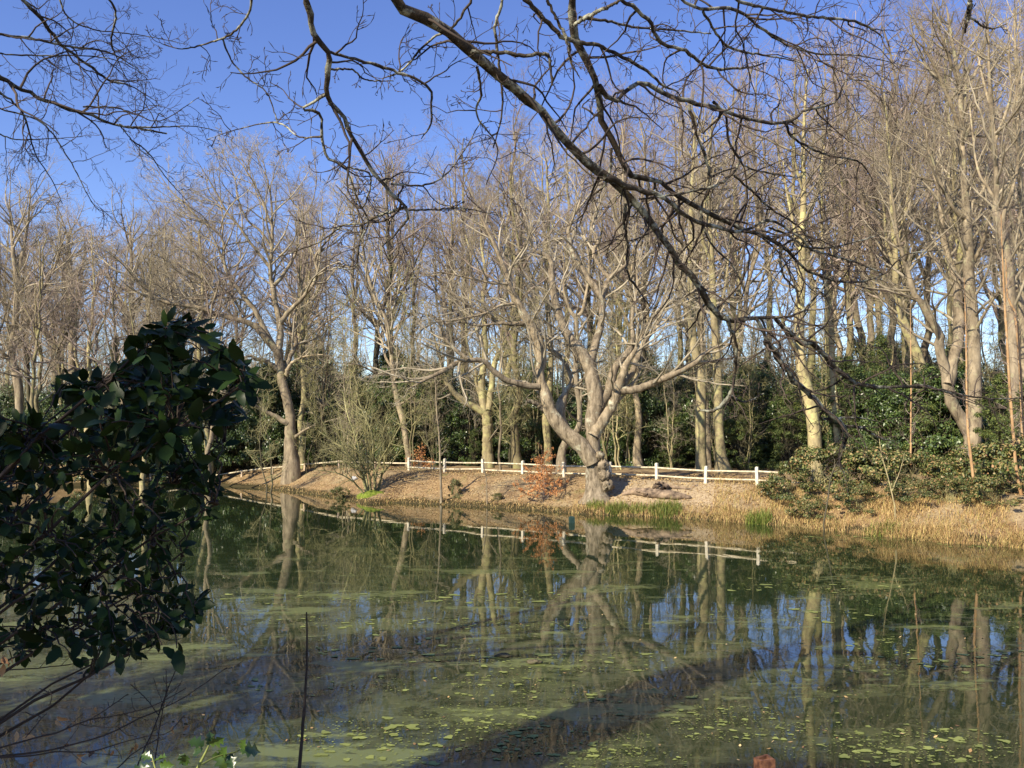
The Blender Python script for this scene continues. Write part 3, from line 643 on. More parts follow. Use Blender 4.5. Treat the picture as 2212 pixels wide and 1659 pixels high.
hero('bare_tree', 'massive right-hand tree splitting low into three great trunks', None,
     ['z6', (1845, 1040, 95), (1850, 850, 125), (1862, 720, 100), (1868, 600, 88), (1860, 300, 86), (1850, 0, 82), 'E', (1740, 1200, 95), (1720, 900, 85), (1712, 600, 75), (1690, 300, 60), (1670, 0, 48), 'T', (1660, 1000, 46), (1640, 750, 40), (1600, 500, 32), (1560, 250, 22), (1530, 60, 12)],
     [(['z6', (1840, 850, 100), (1760, 720, 84), (1690, 600, 78), (1650, 400, 70), (1600, 200, 66), 'E', (1480, 1590, 72), (1400, 1450, 62), (1300, 1290, 56), (1230, 1170, 50), (1190, 1000, 40), (1100, 700, 28), (1060, 400, 18), (1000, 100, 9)], 0, -2),
      (['z6', (1680, 500, 80), (1740, 200, 76), (1765, 0, 76), 'E', (1640, 1350, 90), (1620, 1150, 72), (1580, 1000, 60), (1500, 700, 46), (1480, 450, 38), (1440, 250, 28), (1380, 0, 18), 'T', (1330, 1000, 9)], -.6, 2.5),
      (['E', (1715, 560, 45), (1600, 470, 34), (1520, 330, 26), (1430, 100, 18), 'T', (1280, 1000, 10)], 0, -2),
      (['E', (1730, 560, 40), (1760, 400, 30), (1850, 300, 26), (1880, 100, 18), 'T', (1900, 1150, 9)], 0, 1),
      (['E', (1770, 920, 36), (1850, 750, 28), (1900, 550, 20), (1990, 400, 9)], 0, -2),
      (['T', (1660, 1180, 40), (1560, 900, 34), (1450, 650, 26), (1330, 430, 18), (1200, 300, 9)], .5, -1),
      (['T', (1650, 900, 34), (1760, 700, 26), (1850, 450, 20), (1900, 200, 12)], 0, 2),
      (['T', (1640, 760, 30), (1570, 560, 24), (1480, 300, 18), (1400, 60, 10)], 0, -2),
      (['T', (1680, 1250, 36), (1780, 1000, 26), (1800, 760, 20), (1880, 500, 12)], 0, -1),
      (['E', (1800, 1500, 30), (1900, 1320, 24), (1990, 1180, 15), (2060, 1080, 8)], -.5, -3)],
     (M['bark'], M['twig']), d=45, twr=.85, lv=(1.3, 6, 5, 2), lmax=4.2, skip_lo=.3, trop=.07, S=14, n=30)
hero('bare_tree', 'greenish leaning trunk tilted left beyond the massive split tree', None,
     ['D', (2018, 985, 20), (2012, 900, 21), 'z6', (1545, 600, 64), (1480, 350, 68), (1400, 150, 66), (1330, 0, 62), 'E', (1130, 1400, 62), (1090, 1200, 58), (1080, 1080, 56), (1080, 850, 48), (1050, 550, 40), (1040, 250, 30), 'D', (1920, 320, 5), (1910, 200, 3)],
     [(['E', (1080, 1000, 36), (1000, 750, 28), (980, 500, 18), (950, 250, 9)], 0, 2), (['E', (1075, 800, 30), (1150, 550, 24), (1200, 250, 16), (1220, 0, 8)], 0, 2)],
     (M['bark_green'], M['twig']), d=52, lv=(1.4, 6, 6, 2), lmax=4, skip_lo=.3, trop=.08)
hero('bare_tree', 'tall pinkish-brown trunk at the right edge forking halfway up', None,
     ['D', (2196, 1015, 24), 'z6', (2160, 700, 92), 'E', (2110, 1600, 95), (2090, 1200, 86), (2060, 850, 80), (2000, 600, 70), (1955, 510, 56), (1970, 300, 46), (1960, 0, 42), 'T', (1950, 1250, 40), (1920, 900, 34), (1900, 600, 26), (1900, 350, 17), (1880, 60, 8)],
     [(['E', (2020, 680, 50), (2040, 480, 34), (2120, 250, 28), (2160, 0, 22), 'T', (2120, 1000, 16), (2180, 600, 10)], 0, -1.5),
      (['E', (1965, 400, 34), (1880, 250, 26), (1800, 100, 20), 'T', (1740, 1000, 13), (1720, 700, 6)], 0, 2),
      (['T', (1950, 1250, 34), (2050, 1000, 26), (2100, 800, 20), (2080, 500, 14), (2120, 200, 7)], 0, -1),
      (['T', (1920, 950, 28), (1850, 700, 20), (1800, 450, 12)], 0, 1)],
     (M['bark'], M['twig']), d=41, lv=(1.3, 6, 5, 2), lmax=3.8, skip_lo=.3, trop=.06, twr=.85)
hero('bare_tree', 'grey trunk at the extreme right edge, half behind the pinkish one', None,
     ['D', (2214, 1010, 17), (2212, 800, 15), (2206, 600, 14), (2205, 450, 12), (2200, 300, 9), (2195, 150, 6), (2190, 20, 3)],
     [], (M['bark'], M['twig']), d=46, lv=(2.2, 6, 6, 2), lmax=3.8, skip_lo=.3, trop=.08)
hero('bare_tree', 'bare tree at the far left edge forking above dark holly', None,
     ['z3', (150, 1080, 52), (140, 960, 50), (125, 700, 58), (85, 560, 50), (90, 400, 46), (110, 250, 42), (120, 0, 38), 'D', (30, 560, 9), (24, 490, 5), (20, 430, 3)],
     [(['z3', (115, 400, 40), (200, 250, 34), (270, 100, 26), (340, -20, 18), 'D', (125, 560, 4), (140, 500, 2.5)], 0, 1),
      (['z3', (80, 560, 34), (20, 500, 26), (-60, 420, 16)], 0, -1),
      (['D', (36, 612, 9), (50, 540, 7), (62, 470, 5), (64, 410, 2.5)], 0, 1)],
     (M['bark'], M['twig']), d=62, lv=(1.6, 6, 6, 2), lmax=4.4, skip_lo=.3, trop=.06)
hero('bare_tree', 'ivy-dark twin trunk second from the left edge', None,
     ['z3', (405, 900, 60), (400, 620, 56), (390, 460, 50), (340, 380, 34), (260, 200, 24), (200, 20, 16), 'D', (50, 540, 3)],
     [(['z3', (410, 470, 48), (470, 320, 40), (500, 150, 34), (500, 0, 28), 'D', (150, 540, 5), (140, 490, 3)], 0, 1)],
     (M['bark_ivy'], M['twig']), d=70, lv=(1.6, 6, 6, 2), lmax=4.6, skip_lo=.3, twr=1.2)
hero('bare_tree', 'straight tree with brown trunk third from the left edge', None,
     ['z3', (515, 900, 66), (512, 600, 60), (510, 300, 50), (470, 0, 40), 'D', (146, 560, 8), (150, 500, 4)],
     [(['z3', (505, 280, 34), (560, 100, 26), (580, -80, 18), 'D', (185, 530, 3)], 0, 1)], (M['bark'], M['twig']), d=73, lv=(1.6, 6, 6, 2), lmax=4.6, skip_lo=.35, twr=1.2)
hero('bare_tree', 'bare tree with forked crown showing above the near holly leaves', None,
     ['z3', (870, 1150, 74), (880, 950, 70), (900, 650, 60), (930, 300, 44), (925, 0, 36), 'D', (284, 560, 7), (280, 490, 4)],
     [(['z3', (925, 330, 34), (850, 150, 24), (780, 0, 16), 'D', (225, 540, 3)], 0, -2), (['z3', (928, 250, 30), (1010, 80, 22), (1060, -80, 14), 'D', (340, 530, 3)], 0, 2)],
     (M['bark'], M['twig']), d=66, lv=(1.7, 6, 6, 2), lmax=4.6, skip_lo=.3, twr=1.2)
hero('bare_tree', 'pale thin tree glimpsed between the near holly and the broad left oak', None,
     ['D', (452, 1004, 15), (446, 930, 14), (436, 860, 13), (430, 760, 10), (438, 620, 7), (430, 500, 4)],
     [], (M['bark_green'], M['twig']), d=61, lv=(2.2, 6, 6, 2), lmax=4, skip_lo=.3)

# birches and thin saplings on the right-hand bank
birches = [(['z6', (1412, 1225, 15), (1415, 800, 12), (1415, 400, 9), (1413, 150, 6), (1410, -60, 3)], 36, 'slim orange-stemmed birch standing in the brambles, leftmost of three'),
           (['z6', (1893, 1430, 23), (1860, 1200, 21), (1830, 950, 19), (1810, 700, 16), (1805, 300, 12), (1800, 50, 9), (1790, -250, 4)], 31, 'slim orange birch in front of the massive split trunk'),
           (['z6', (2222, 1380, 25), (2165, 1150, 22), (2140, 900, 20), (2110, 500, 19), (2080, 0, 16), (2060, -400, 9), (2050, -700, 4)], 31.5, 'orange birch with curved foot at the right edge')]
for sp_, d, lab in birches:
    hero('birch_tree', lab, None, sp_, [], (M['bark_birch'], M['twig_red']), d=d, cat='tree', lv=(3.5, 4, 3, 0), lmax=.9, skip_lo=.2, wob=.25, twr=.6, S=8)
hero('birch_tree', 'pale yellow birch stem leaning left against the right edge', None,
     ['D', (2216, 1060, 7), 'z6', (2200, 800, 22), (2190, 500, 21), (2150, 0, 18), 'E', (2070, 1250, 16), (2050, 900, 9)], [], (M['bark_birch'], M['twig_red']), d=33, lv=(3.5, 4, 3, 0), lmax=.9, skip_lo=.2, wob=.2, twr=.6, S=8)
hero('sapling', 'thin pale sapling rising from the straw grass right of the fence end', None,
     ['z6', (1302, 1360, 11), (1260, 1180, 9), (1210, 1000, 7), (1185, 830, 4)], [(['z6', (1280, 1250, 7), (1340, 1100, 5), (1370, 980, 3)], 0, .3)], (M['bark_green'], M['twig_olive']), d=31.5, lv=(3, 4, 0, 0), lmax=.8, wob=.3, twr=.5, S=6)
hero('sapling', 'dark bent bare stem standing out of the straw grass by the water', None,
     ['z6', (800, 1480, 12), (830, 1300, 11), (850, 1150, 10), (905, 1030, 7), (935, 960, 4)], [], (M['bark_ivy'], M['twig']), d=32.5, lv=(3, 3, 0, 0), lmax=.7, wob=.3, twr=.5, S=6)
hero('sapling', 'tall slim bare sapling on the bank between two cream fence posts', None,
     ['z4', (1562, 1060, 18), (1555, 850, 15), (1548, 650, 13), (1530, 450, 11), (1520, 230, 8), (1500, 60, 4)], [], (M['bark'], M['twig']), d=44.5, lv=(3, 4, 3, 0), lmax=.9, skip_lo=.25, wob=.3, twr=.6, S=7)
hero('sapling', 'short bare sapling just right of the tall slim one on the bank', None,
     ['z4', (1885, 1090, 9), (1880, 950, 8), (1865, 850, 5), (1850, 780, 3)], [], (M['bark'], M['twig']), d=43, lv=(3, 4, 0, 0), lmax=.6, wob=.3, twr=.5, S=6)

# the many-stemmed willow shrub at the water's edge
hero('willow_shrub', 'many-stemmed olive bare shrub fanning up from the mossy mound at the water', None,
     ['z4', (1045, 1085, 26), (1020, 950, 22), (1000, 880, 19), (930, 790, 15), (870, 720, 10), (800, 690, 5)],
     [(['z4', (1060, 1075, 20), (1015, 850, 15), (960, 650, 12), (905, 500, 9), (870, 330, 5)], .2, 1),
      (['z4', (1062, 1070, 18), (1060, 930, 14), (1010, 800, 11), (880, 690, 8), (740, 640, 4)], 0, -1.5),
      (['z4', (1100, 1070, 20), (1085, 850, 14), (1070, 620, 11), (1000, 450, 8), (960, 300, 4)], .3, 0),
      (['z4', (1108, 1065, 18), (1160, 820, 13), (1155, 620, 10), (1190, 480, 6), (1240, 380, 3)], .3, .5),
      (['z4', (1050, 1070, 18), (980, 880, 13), (850, 720, 9), (690, 600, 4)], 0, -1),
      (['z4', (1075, 1070, 16), (1040, 800, 12), (1030, 560, 9), (1060, 400, 4)], .5, 1.5),
      (['z4', (1085, 1070, 15), (1120, 850, 11), (1230, 650, 8), (1320, 480, 4)], .2, -.6),
      (['z4', (1040, 1080, 14), (940, 960, 10), (820, 900, 8), (680, 880, 4)], -.2, -1.5)],
     (M['twig_olive'], M['twig_olive']), d=47, cat='shrub', lv=(3.4, 4, 4, 1), lmax=2.6, trop=.06, twr=.75, S=7, n=20, skip_lo=.2)

# ------------------------------------------------------------------ evergreen understory behind the fence
GH = 'dark evergreen bushes under the wood'
LH = 'dark green holly bush in the evergreen thicket behind the fence'
HB = [make_bush('holly_bush', 5.0, 2.6, 15000, 90, .15, M['holly'], M['bark_ivy'], LH, 'bush', GH) for _ in range(3)]
hol = []
for px in np.arange(-80, 2330, 54):
    for row in (0, 1):
        d = (62.5 + rng.uniform(-1.0, 2)) if row == 0 else rng.uniform(67, 76)
        if px > 1250 and row == 0: d -= 4.5
        if px > 1850 and row == 0: d = rng.uniform(47, 51)
        hol.append((px + rng.uniform(-22, 22), d, row))
top = np.array([(-100, 900), (150, 900), (330, 900), (480, 850), (560, 830), (700, 845), (850, 815), (960, 845), (1060, 880), (1200, 880), (1340, 850), (1420, 845), (1550, 850), (1650, 845), (1800, 860), (1900, 800), (2000, 830), (2100, 855), (2212, 850), (2400, 850)], float)
for i, (px, d, row) in enumerate(hol):
    o = HB[i] if i < 3 else copy_tree(HB[int(rng.integers(0, 3))])
    x = (px - 1106) / F * d; h = float(at(px, np.interp(px, top[:, 0], top[:, 1]) - (70 if row else 24), d)[2]) - gz(x, d)
    h *= rng.uniform(.8, 1.12); put(o, x, d, rng.uniform(.75, 1.0) * max(.6, h / 5.0) ** .4, sz=h / 5.0)
# yews and pale evergreens with an identity of their own
YB = make_bush('yew_tree', 6.0, 2.0, 14000, 80, .17, M['yew'], M['bark_ivy'], 'yellowish-green yew bush left of the leaning trunk on the right', 'bush', r0=.06, asp=.3)
put(YB, (1905 - 1106) / F * 52, 52, .8, sz=1.35)
for px, d, sx, sz, lab in ((1985, 47, .75, .9, 'pale feathery evergreen behind the leftmost orange birch'), (2165, 42, .8, .85, 'light green feathery evergreen right of the massive split trunk'),
                           (1700, 53, .8, .8, 'mid green evergreen bush between the paired trunks and the yellow-green trunk'), (1600, 54, .8, .75, 'yellow-green bush directly right of the paired trunks'), (1455, 56, .7, .6, 'olive-green feathery bush left of the paired trunks'), (1830, 50, .7, 1.1, 'feathery evergreen right of the tall yellow-green trunk'), (2070, 49, .7, 1.1, 'tall feathery evergreen just left of the massive split trunk foot'), (760, 61, .8, .95, 'feathery evergreen behind the olive many-stemmed shrub'), (690, 60, .6, .7, 'green feathery bush right of the broad left oak'), (540, 63, .8, .9, 'feathery evergreen left of the broad left oak'),
                           (245, 74, .55, 1.75, 'tall ivy-clad column of green between the bare trees at left'), (130, 66, .9, .6, 'grey-green evergreen bush above the near holly at left'),
                           (395, 68, .8, .7, 'olive evergreen half hidden behind the top of the near holly'), (1025, 59, .3, .42, 'bright green young bush at the foot of the low-forked trunk'), (2240, 38, .8, .8, 'feathery evergreen filling the right edge above the brambles')):
    o = copy_tree(YB); o['label'] = lab; put(o, (px - 1106) / F * d, d, sx, sz=sz)

# ------------------------------------------------------------------ brambles, grass and litter on the far bank
BR = [make_bush('bramble_bush', 1.25, 1.5, 4600, 40, .085, M['bramble'], M['twig_olive'], 'bramble bush', 'bush', 'brambles on the right-hand bank', r0=.012, asp=.7) for _ in range(3)]
br = [(1700, 36.3, 1.0, 'low bramble swallowing the right end of the cream fence'), (1762, 36.4, 1.25, 'bramble mound right after the hidden fence end'), (1825, 36.4, 1.35, 'bramble mound below the tall yellow-green trunk'),
      (1890, 36, 1.3, 'bramble below the thin greenish trunk'), (1955, 35.2, 1.2, 'bramble at the foot of the leftmost orange birch'), (2020, 35, 1.0, 'bramble in front of the lone white post'),
      (2085, 34.4, 1.15, 'bramble left of the birch by the split trunk'), (2150, 33.4, 1.3, 'bramble right of the birch by the split trunk'), (2212, 32, 1.45, 'bramble filling the right edge'),
      (1745, 34.4, .75, 'small bramble nearer the water under the fence end'), (1850, 33.4, .8, 'small leafy clump by the bent dark stem'), (2045, 31.6, .85, 'small yellowish bramble above the straw grass'), (1960, 32.6, .7, 'tiny bramble beside the thin pale sapling'), (2130, 30.6, .85, 'small bramble near the curved foot of the right birch')]
for i, (px, d, s, lab) in enumerate(br):
    o = BR[i] if i < 3 else copy_tree(BR[i % 3]); o['label'] = lab + ' on the bank'
    put(o, (px - 1106) / F * d, d, s, sz=s * rng.uniform(.8, 1.15))
for px, d, s, sz, lab in ((735, 47.8, .55, .6, 'low green bramble at the waterline left of the olive shrub'), (985, 45, .35, .75, 'small dark leafy clump at the foot of the tall slim sapling'), (1075, 43.2, .28, .3, 'tiny green clump at the waterline left of the copper shrub')):
    o = copy_tree(BR[1]); o['label'] = lab; o['group'] = 'green clumps on the far bank'; put(o, (px - 1106) / F * d, d, s, sz=sz)

def blades(C, H, lean, W, seg=3):
    """Grass blades: bent, tapering strips."""
    n = len(C); a = rng.uniform(0, 6.283, n); dx = np.c_[np.cos(a), np.sin(a), 0 * a]; s = np.c_[-np.sin(a), np.cos(a), 0 * a]
    H = np.asarray(H)[:, None]; lean = np.asarray(lean)[:, None]; V = []
    for j in range(seg + 1):
        t = j / seg; c = C + np.array([0, 0, 1.]) * H * (t - .25 * lean * t * t) + dx * H * lean * t * t
        w = W * (1 - .85 * t); V += [c - s * w / 2, c + s * w / 2]
    V = np.stack(V, 1); b = (np.arange(n) * 2 * (seg + 1))[:, None]
    q = np.concatenate([b + np.array([2 * j, 2 * j + 1, 2 * j + 3, 2 * j + 2]) for j in range(seg)])
    return V.reshape(-1, 3), q
def along_shore(px0, px1, n, off0, off1):
    px = rng.uniform(px0, px1, n); yy = np.interp(px, [p[0] for p in shore_px], [p[1] for p in shore_px])
    p = at_z(px, yy)[:, :2]; o_ = off0 + (off1 - off0) * rng.random(n) ** 1.3
    nrm = np.array([.28, .96]); p = p + o_[:, None] * nrm + rng.normal(0, .12, (n, 2))
    return np.c_[p, np.maximum(ground(p[:, 0], p[:, 1]), -.06) - .02]
C1 = along_shore(1540, 2225, 21000, -.25, 4.2); C2 = along_shore(1230, 1600, 2600, -.1, 1.3); C3 = along_shore(560, 1240, 1500, -.05, .5)
dens_ = np.sin(C1[:, 0] * 2.3) + np.sin(C1[:, 1] * 3.1 + C1[:, 0]) + rng.normal(0, .8, len(C1)); C1 = C1[dens_ > -.9]
C4 = along_shore(560, 1720, 4200, .3, 6.5); dn = np.sin(C4[:, 0] * 1.7) + np.sin(C4[:, 1] * 2.3 + C4[:, 0] * .6) + rng.normal(0, .5, len(C4)); C4 = C4[dn > .35]
C = np.concatenate([C1, C2, C3, C4]); Hh = np.r_[rng.uniform(.08, .40, len(C1)) * (1 + .35 * np.sin(C1[:, 0] * 1.9 + 2 * np.sin(C1[:, 1] * 2.1))), rng.uniform(.1, .35, len(C2)), rng.uniform(.08, .22, len(C3)), rng.uniform(.05, .17, len(C4))]
V, qd = blades(C, Hh, rng.uniform(.2, 1.1, len(C)), .022)
tag(mesh('straw_grass', V, [qd], M['straw'], smooth=False), 'dry straw grass along the right-hand waterline', 'grass', kind='stuff')
for px, d, r, n, h, lab in ((1330, 38.9, .55, 420, .42, 'green grass tuft at the waterline below the burred oak'), (1285, 39.6, .45, 260, .38, 'smaller green grass tuft left of the oak foot'), (1435, 38.0, .75, 700, .5, 'largest bright green grass tuft at the waterline right of the oak'),
                          (1635, 35.0, .55, 420, .5, 'green grass tuft at the waterline below the last cream posts'), (1375, 38.6, .45, 240, .36, 'thin green grass tuft between two larger ones by the oak'), (1900, 30.9, .6, 320, .35, 'green rushes at the duckweed edge under the right birch bank')):
    c0 = np.array([(px - 1106) / F * d, d]); a = rng.uniform(0, 6.283, n); rr = r * np.sqrt(rng.random(n))
    p = c0 + np.c_[rr * np.cos(a), rr * np.sin(a)]; base = np.array([c0[0], c0[1], max(gz(*c0), -.05)])
    V, qd = blades(np.c_[p, np.maximum(ground(p[:, 0], p[:, 1]), -.05)], h * rng.uniform(.5, 1.1, n), rng.uniform(.15, .9, n), .026)
    tag(mesh('grass_tuft', V, [qd], M['grass'], None, base, smooth=False), lab, 'grass tuft', 'green grass tufts at the waterline')

def litter(px0, px1, o0, o1, n, size):
    c = along_shore(px0, px1, n, o0, o1); c[:, 2] = ground(c[:, 0], c[:, 1]) + rng.uniform(.005, .05, n); c = c[c[:, 2] > .06]
    nr = unit(np.array([0, 0, 1.]) + .6 * rng.standard_normal((len(c), 3)))
    L = size * rng.uniform(.6, 1.4, len(c)); return leaf_quads(c, nr, L, L * .6)
V, qd = join([litter(420, 1700, .3, 9, 26000, .075), litter(1500, 2300, .5, 12, 6000, .075)])
tag(mesh('leaf_litter', V, [qd], M['litter'], smooth=False), 'fallen brown leaves scattered over the far bank', 'leaf litter', kind='stuff')

# ------------------------------------------------------------------ copper beech saplings, moss, logs, stone
def copper(px, py_base, d, h, rad, n, label):
    x = (px - 1106) / F * d; base = np.array([x, d, gz(x, d)])
    root = empty('beech_sapling', base, label, 'shrub')
    P = np.zeros((14, 7, 3)); t = np.linspace(0, 1, 7)
    for i in range(14):
        a = rng.uniform(0, 6.28); r = rad * rng.uniform(.1, 1); hh = h * (1 - .75 * r / rad) * rng.uniform(.75, 1)
        P[i] = np.c_[r * np.cos(a) * t ** .8, r * np.sin(a) * t ** .8, hh * t] + .03 * rng.standard_normal((7, 3)) * t[:, None]
    R = np.full((14, 1), .014) * (1 - .8 * t)[None]
    L2, R2 = spawn(P, R, 8, .2, 1, (.25, .5), (55, 12), 5, .12, .02, .01, .004)
    V, qd = join([tubes(P, R, 5), tubes(L2, R2, 3)]); mesh('stems', V, [qd], M['twig_red'], root)
    k = rng.integers(0, len(L2), n); j = rng.integers(1, 5, n); c = L2[k, j] + .035 * rng.standard_normal((n, 3)); c[:, 2] = np.maximum(c[:, 2], .03)
    L = rng.uniform(.05, .095, n); V, qd = leaf_quads(c, unit(rng.standard_normal((n, 3)) + np.array([0, -.3, .4])), L, L * .6)
    mesh('foliage', V, [qd], M['copper'], root, smooth=False)
    return root
copper(1175, 1085, 42.2, 3.0, 1.5, 4600, 'copper-leaved beech sapling on the bank left of the burred oak')
copper(908, 978, 57, 2.1, 1.0, 1000, 'small copper-leaved shrub behind the fence by the leaning tree')
def blob(name, c, rad, mat, label, cat, amp=.18, nu=26, nv=12):
    u_, v_ = np.meshgrid(np.linspace(0, 2 * math.pi, nu + 1)[:-1], np.linspace(0, math.pi, nv))
    ph = rng.uniform(0, 6, 4)
    f_ = 1 + amp * np.sin(3 * u_ + ph[0]) * np.sin(2 * v_ + ph[1]) + amp * .6 * np.sin(7 * u_ + ph[2]) * np.sin(5 * v_ + ph[3])
    dirs = np.stack([np.cos(u_) * np.sin(v_), np.sin(u_) * np.sin(v_), np.cos(v_)], -1)
    V = np.asarray(c) + dirs * f_[..., None] * np.asarray(rad); ii = np.arange(u_.size).reshape(u_.shape)
    qd = np.stack([ii[:-1], ii[1:], np.roll(ii[1:], -1, 1), np.roll(ii[:-1], -1, 1)], -1).reshape(-1, 4)
    return tag(mesh(name, V.reshape(-1, 3), [qd], mat, None, c), label, cat)
p = at_z(805, 1083); blob('moss_mound', (p[0], p[1] + .25, .06), (1.0, .6, .48), M['moss'], 'bright green mossy mound at the foot of the olive shrub', 'moss mound')
p = at(766, 1031, 52); blob('stone', (p[0], p[1], gz(p[0], p[1]) + .08), (.22, .18, .16), M['stone'], 'pale grey stone on the bank behind the olive shrub', 'stone')
def log(name, spec, d0, d1, label, mat, extra=()):
    P, R = trace(spec, d0, d1, n=18, wob=.25); parts = []
    C_ = []
    for q_ in spec[1:]: C_.append(at_ground(*pxs(spec[0], q_[0], q_[1] + 14)))
    P = catmull(np.array(C_), 18); P[1:-1] += .1 * R[1:-1, None] * rng.standard_normal((16, 3)); P[:, 2] = ground(P[:, 0], P[:, 1]) + R * .8
    d0 = d1 = float(P[:, 1].mean())
    for s_, a, b in extra:
        p2, r2 = trace(s_, d0 + a, d0 + b, n=18, wob=.3); parts.append(tubes(p2[None], r2[None], 7, .08))
    Pc = np.vstack([P[:1] - (P[1:2] - P[:1]) * .01, P, P[-1:] + (P[-1:] - P[-2:-1]) * .01]); Rc = np.r_[.01, R, .01]
    parts.append(tubes(Pc[None], Rc[None], 10, .06)); V, qd = join(parts)
    return tag(mesh(name, V, [qd], mat, None, P[0]), label, 'log')
log('fallen_log', ['F', (780, 432, 30), (880, 425, 62), (980, 440, 78), (1080, 450, 82), (1180, 460, 80), (1270, 460, 70), (1390, 455, 26)], 41.0, 40.4, 'pale rotting fallen log lying beside the burred oak foot', M['wood_dead'],
    [(['F', (1000, 435, 40), (960, 410, 30), (900, 395, 12)], 0, .3)])
log('fallen_log', ['F', (1150, 365, 50), (1200, 368, 30), (1300, 376, 20), (1400, 380, 14)], 43.2, 43.0, 'thin fallen branch with dark upturned roots behind the rotting log', M['wood_dead'],
    [(['F', (1160, 365, 60), (1100, 345, 50), (1050, 370, 22)], 0, .2), (['F', (1120, 380, 40), (1090, 330, 30), (1080, 318, 12)], 0, -.2), (['F', (1390, 380, 26), (1430, 360, 34), (1460, 345, 14)], -.2, 0)])

# ------------------------------------------------------------------ fences
def box(c, ax, ay, az, top=0.0):
    """A post: square section around the axis frame ax, ay, az (half sizes baked in) with a bevelled cap."""
    r = []
    for z, k in ((0, 1.0), (.92, 1.0), (.97, .92), (1.0, .45)):
        for sx, sy in ((-1, -1), (1, -1), (1, 1), (-1, 1)): r.append(c + ax * sx * k + ay * sy * k + az * z)
    q = [[4 * j + i, 4 * j + (i + 1) % 4, 4 * j + 4 + (i + 1) % 4, 4 * j + 4 + i] for j in range(3) for i in range(4)] + [[12, 13, 14, 15]]
    return np.array(r), np.array(q)
def fence(name, label, posts, hgt, w, rails, rr, mp, mr, droop=.0):
    posts = np.array(posts); z = ground(posts[:, 0], posts[:, 1]); base = np.array([posts[0, 0], posts[0, 1], z[0]])
    root = empty(name, base, label, 'fence')
    for i, (x, y) in enumerate(posts):
        a = posts[min(i + 1, len(posts) - 1)] - posts[max(i - 1, 0)]; a = a / np.hypot(*a); lean = rng.normal(0, .03, 2)
        V, qd = box(np.array([x, y, z[i] - .15]), np.array([a[0], a[1], 0]) * w / 2, np.array([-a[1], a[0], 0]) * w / 2, np.array([lean[0], lean[1], hgt + .15 + rng.normal(0, .012)]))
        mesh('post', V, [qd], mp, root, base, smooth=False)
    for hr in rails:
        for i in range(len(posts) - 1):
            a = np.r_[posts[i], z[i] + hr]; b = np.r_[posts[i + 1], z[i + 1] + hr]; dr = (b - a) / np.linalg.norm(b - a)
            e = w / 2 - .012; a, b = a + dr * e, b - dr * e; a[2] += rng.normal(0, .012); b[2] += rng.normal(0, .012)
            t = np.linspace(0, 1, 7)[:, None]; P = a + (b - a) * t; P[:, 2] -= .02 * np.sin(math.pi * t[:, 0]) * rng.uniform(0, 1)
            V, qd = tubes(P[None], np.full((1, 7), rr), 8, .02); mesh('rail', V, [qd], mr, root, base)
    return root
fp = [885, 961, 1043.7, 1129, 1218.7, 1317, 1417.8, 1522, 1633.8, 1752]
def fence_pt(px):
    u = (px - 1106) / F; s = (u * 52.3 + 6.27) / (17.27 + 13.9 * u); s2 = s
    return (-6.27 + s2 * 17.27, 52.3 - s2 * 13.9)
fence('rail_fence', 'cream two-rail timber fence running along the far bank behind the burred oak', [fence_pt(p) for p in fp], .80, .135, (.58, .20), .044, M['cream_post'], M['cream'])
lp = [(330, 63), (395, 62.5), (460, 62), (525, 61.5), (591, 60.4), (660, 59), (735, 57), (811, 55), (884, 52.8)]
fence('rail_fence', 'low single-rail knee fence left of the two-rail one, behind the broad oak', [((p - 1106) / F * d, d) for p, d in lp], .50, .13, (.43,), .05, M['low_post'], M['cream'])

# ------------------------------------------------------------------ on the water
p = at_z(1236, 1130); V, qd = box(np.array([p[0], p[1], -.6]), np.array([.10, .02, 0]), np.array([-.02, .09, 0]), np.array([-.02, 0, .88]))
tag(mesh('marker_post', V, [qd], M['teal'], None, (p[0], p[1], 0), smooth=False), 'small dark green post standing in the water in front of the burred oak', 'post')
mats_ = [(740, 1238, 100, 9, 26), (480, 1243, 90, 9, 20), (1665, 1247, 110, 9, 24), (1490, 1245, 70, 6, 12), (935, 1510, 60, 14, 10), (1110, 1488, 210, 34, 70), (1060, 1548, 230, 40, 80), (1240, 1606, 270, 50, 110), (1340, 1642, 240, 36, 60),
         (1590, 1575, 230, 36, 70), (1560, 1545, 210, 26, 50), (1990, 1612, 320, 52, 110), (2060, 1420, 320, 30, 70), (1960, 1443, 260, 22, 40), (960, 1345, 190, 14, 40), (1100, 1352, 220, 14, 40), (1380, 1350, 140, 12, 26), (1200, 1352, 160, 12, 26),
         (1850, 1390, 220, 20, 30), (1060, 1465, 190, 18, 30), (1790, 1500, 160, 20, 26), (1715, 1540, 60, 14, 10), (2150, 1352, 120, 10, 14), (1900, 1303, 120, 10, 18), (2010, 1300, 120, 9, 18), (700, 1345, 220, 18, 40), (850, 1400, 300, 40, 46),
         (620, 1290, 300, 20, 40), (1000, 1290, 400, 20, 40), (700, 1480, 300, 30, 30), (1400, 1520, 300, 40, 40), (1750, 1270, 300, 16, 30), (900, 1600, 400, 70, 90), (1250, 1430, 360, 30, 46), (1700, 1330, 300, 20, 26), (1950, 1160, 300, 10, 40), (2100, 1176, 220, 9, 40), (1850, 1600, 300, 80, 40)]
Vs, Ts, c0 = [], [], 0
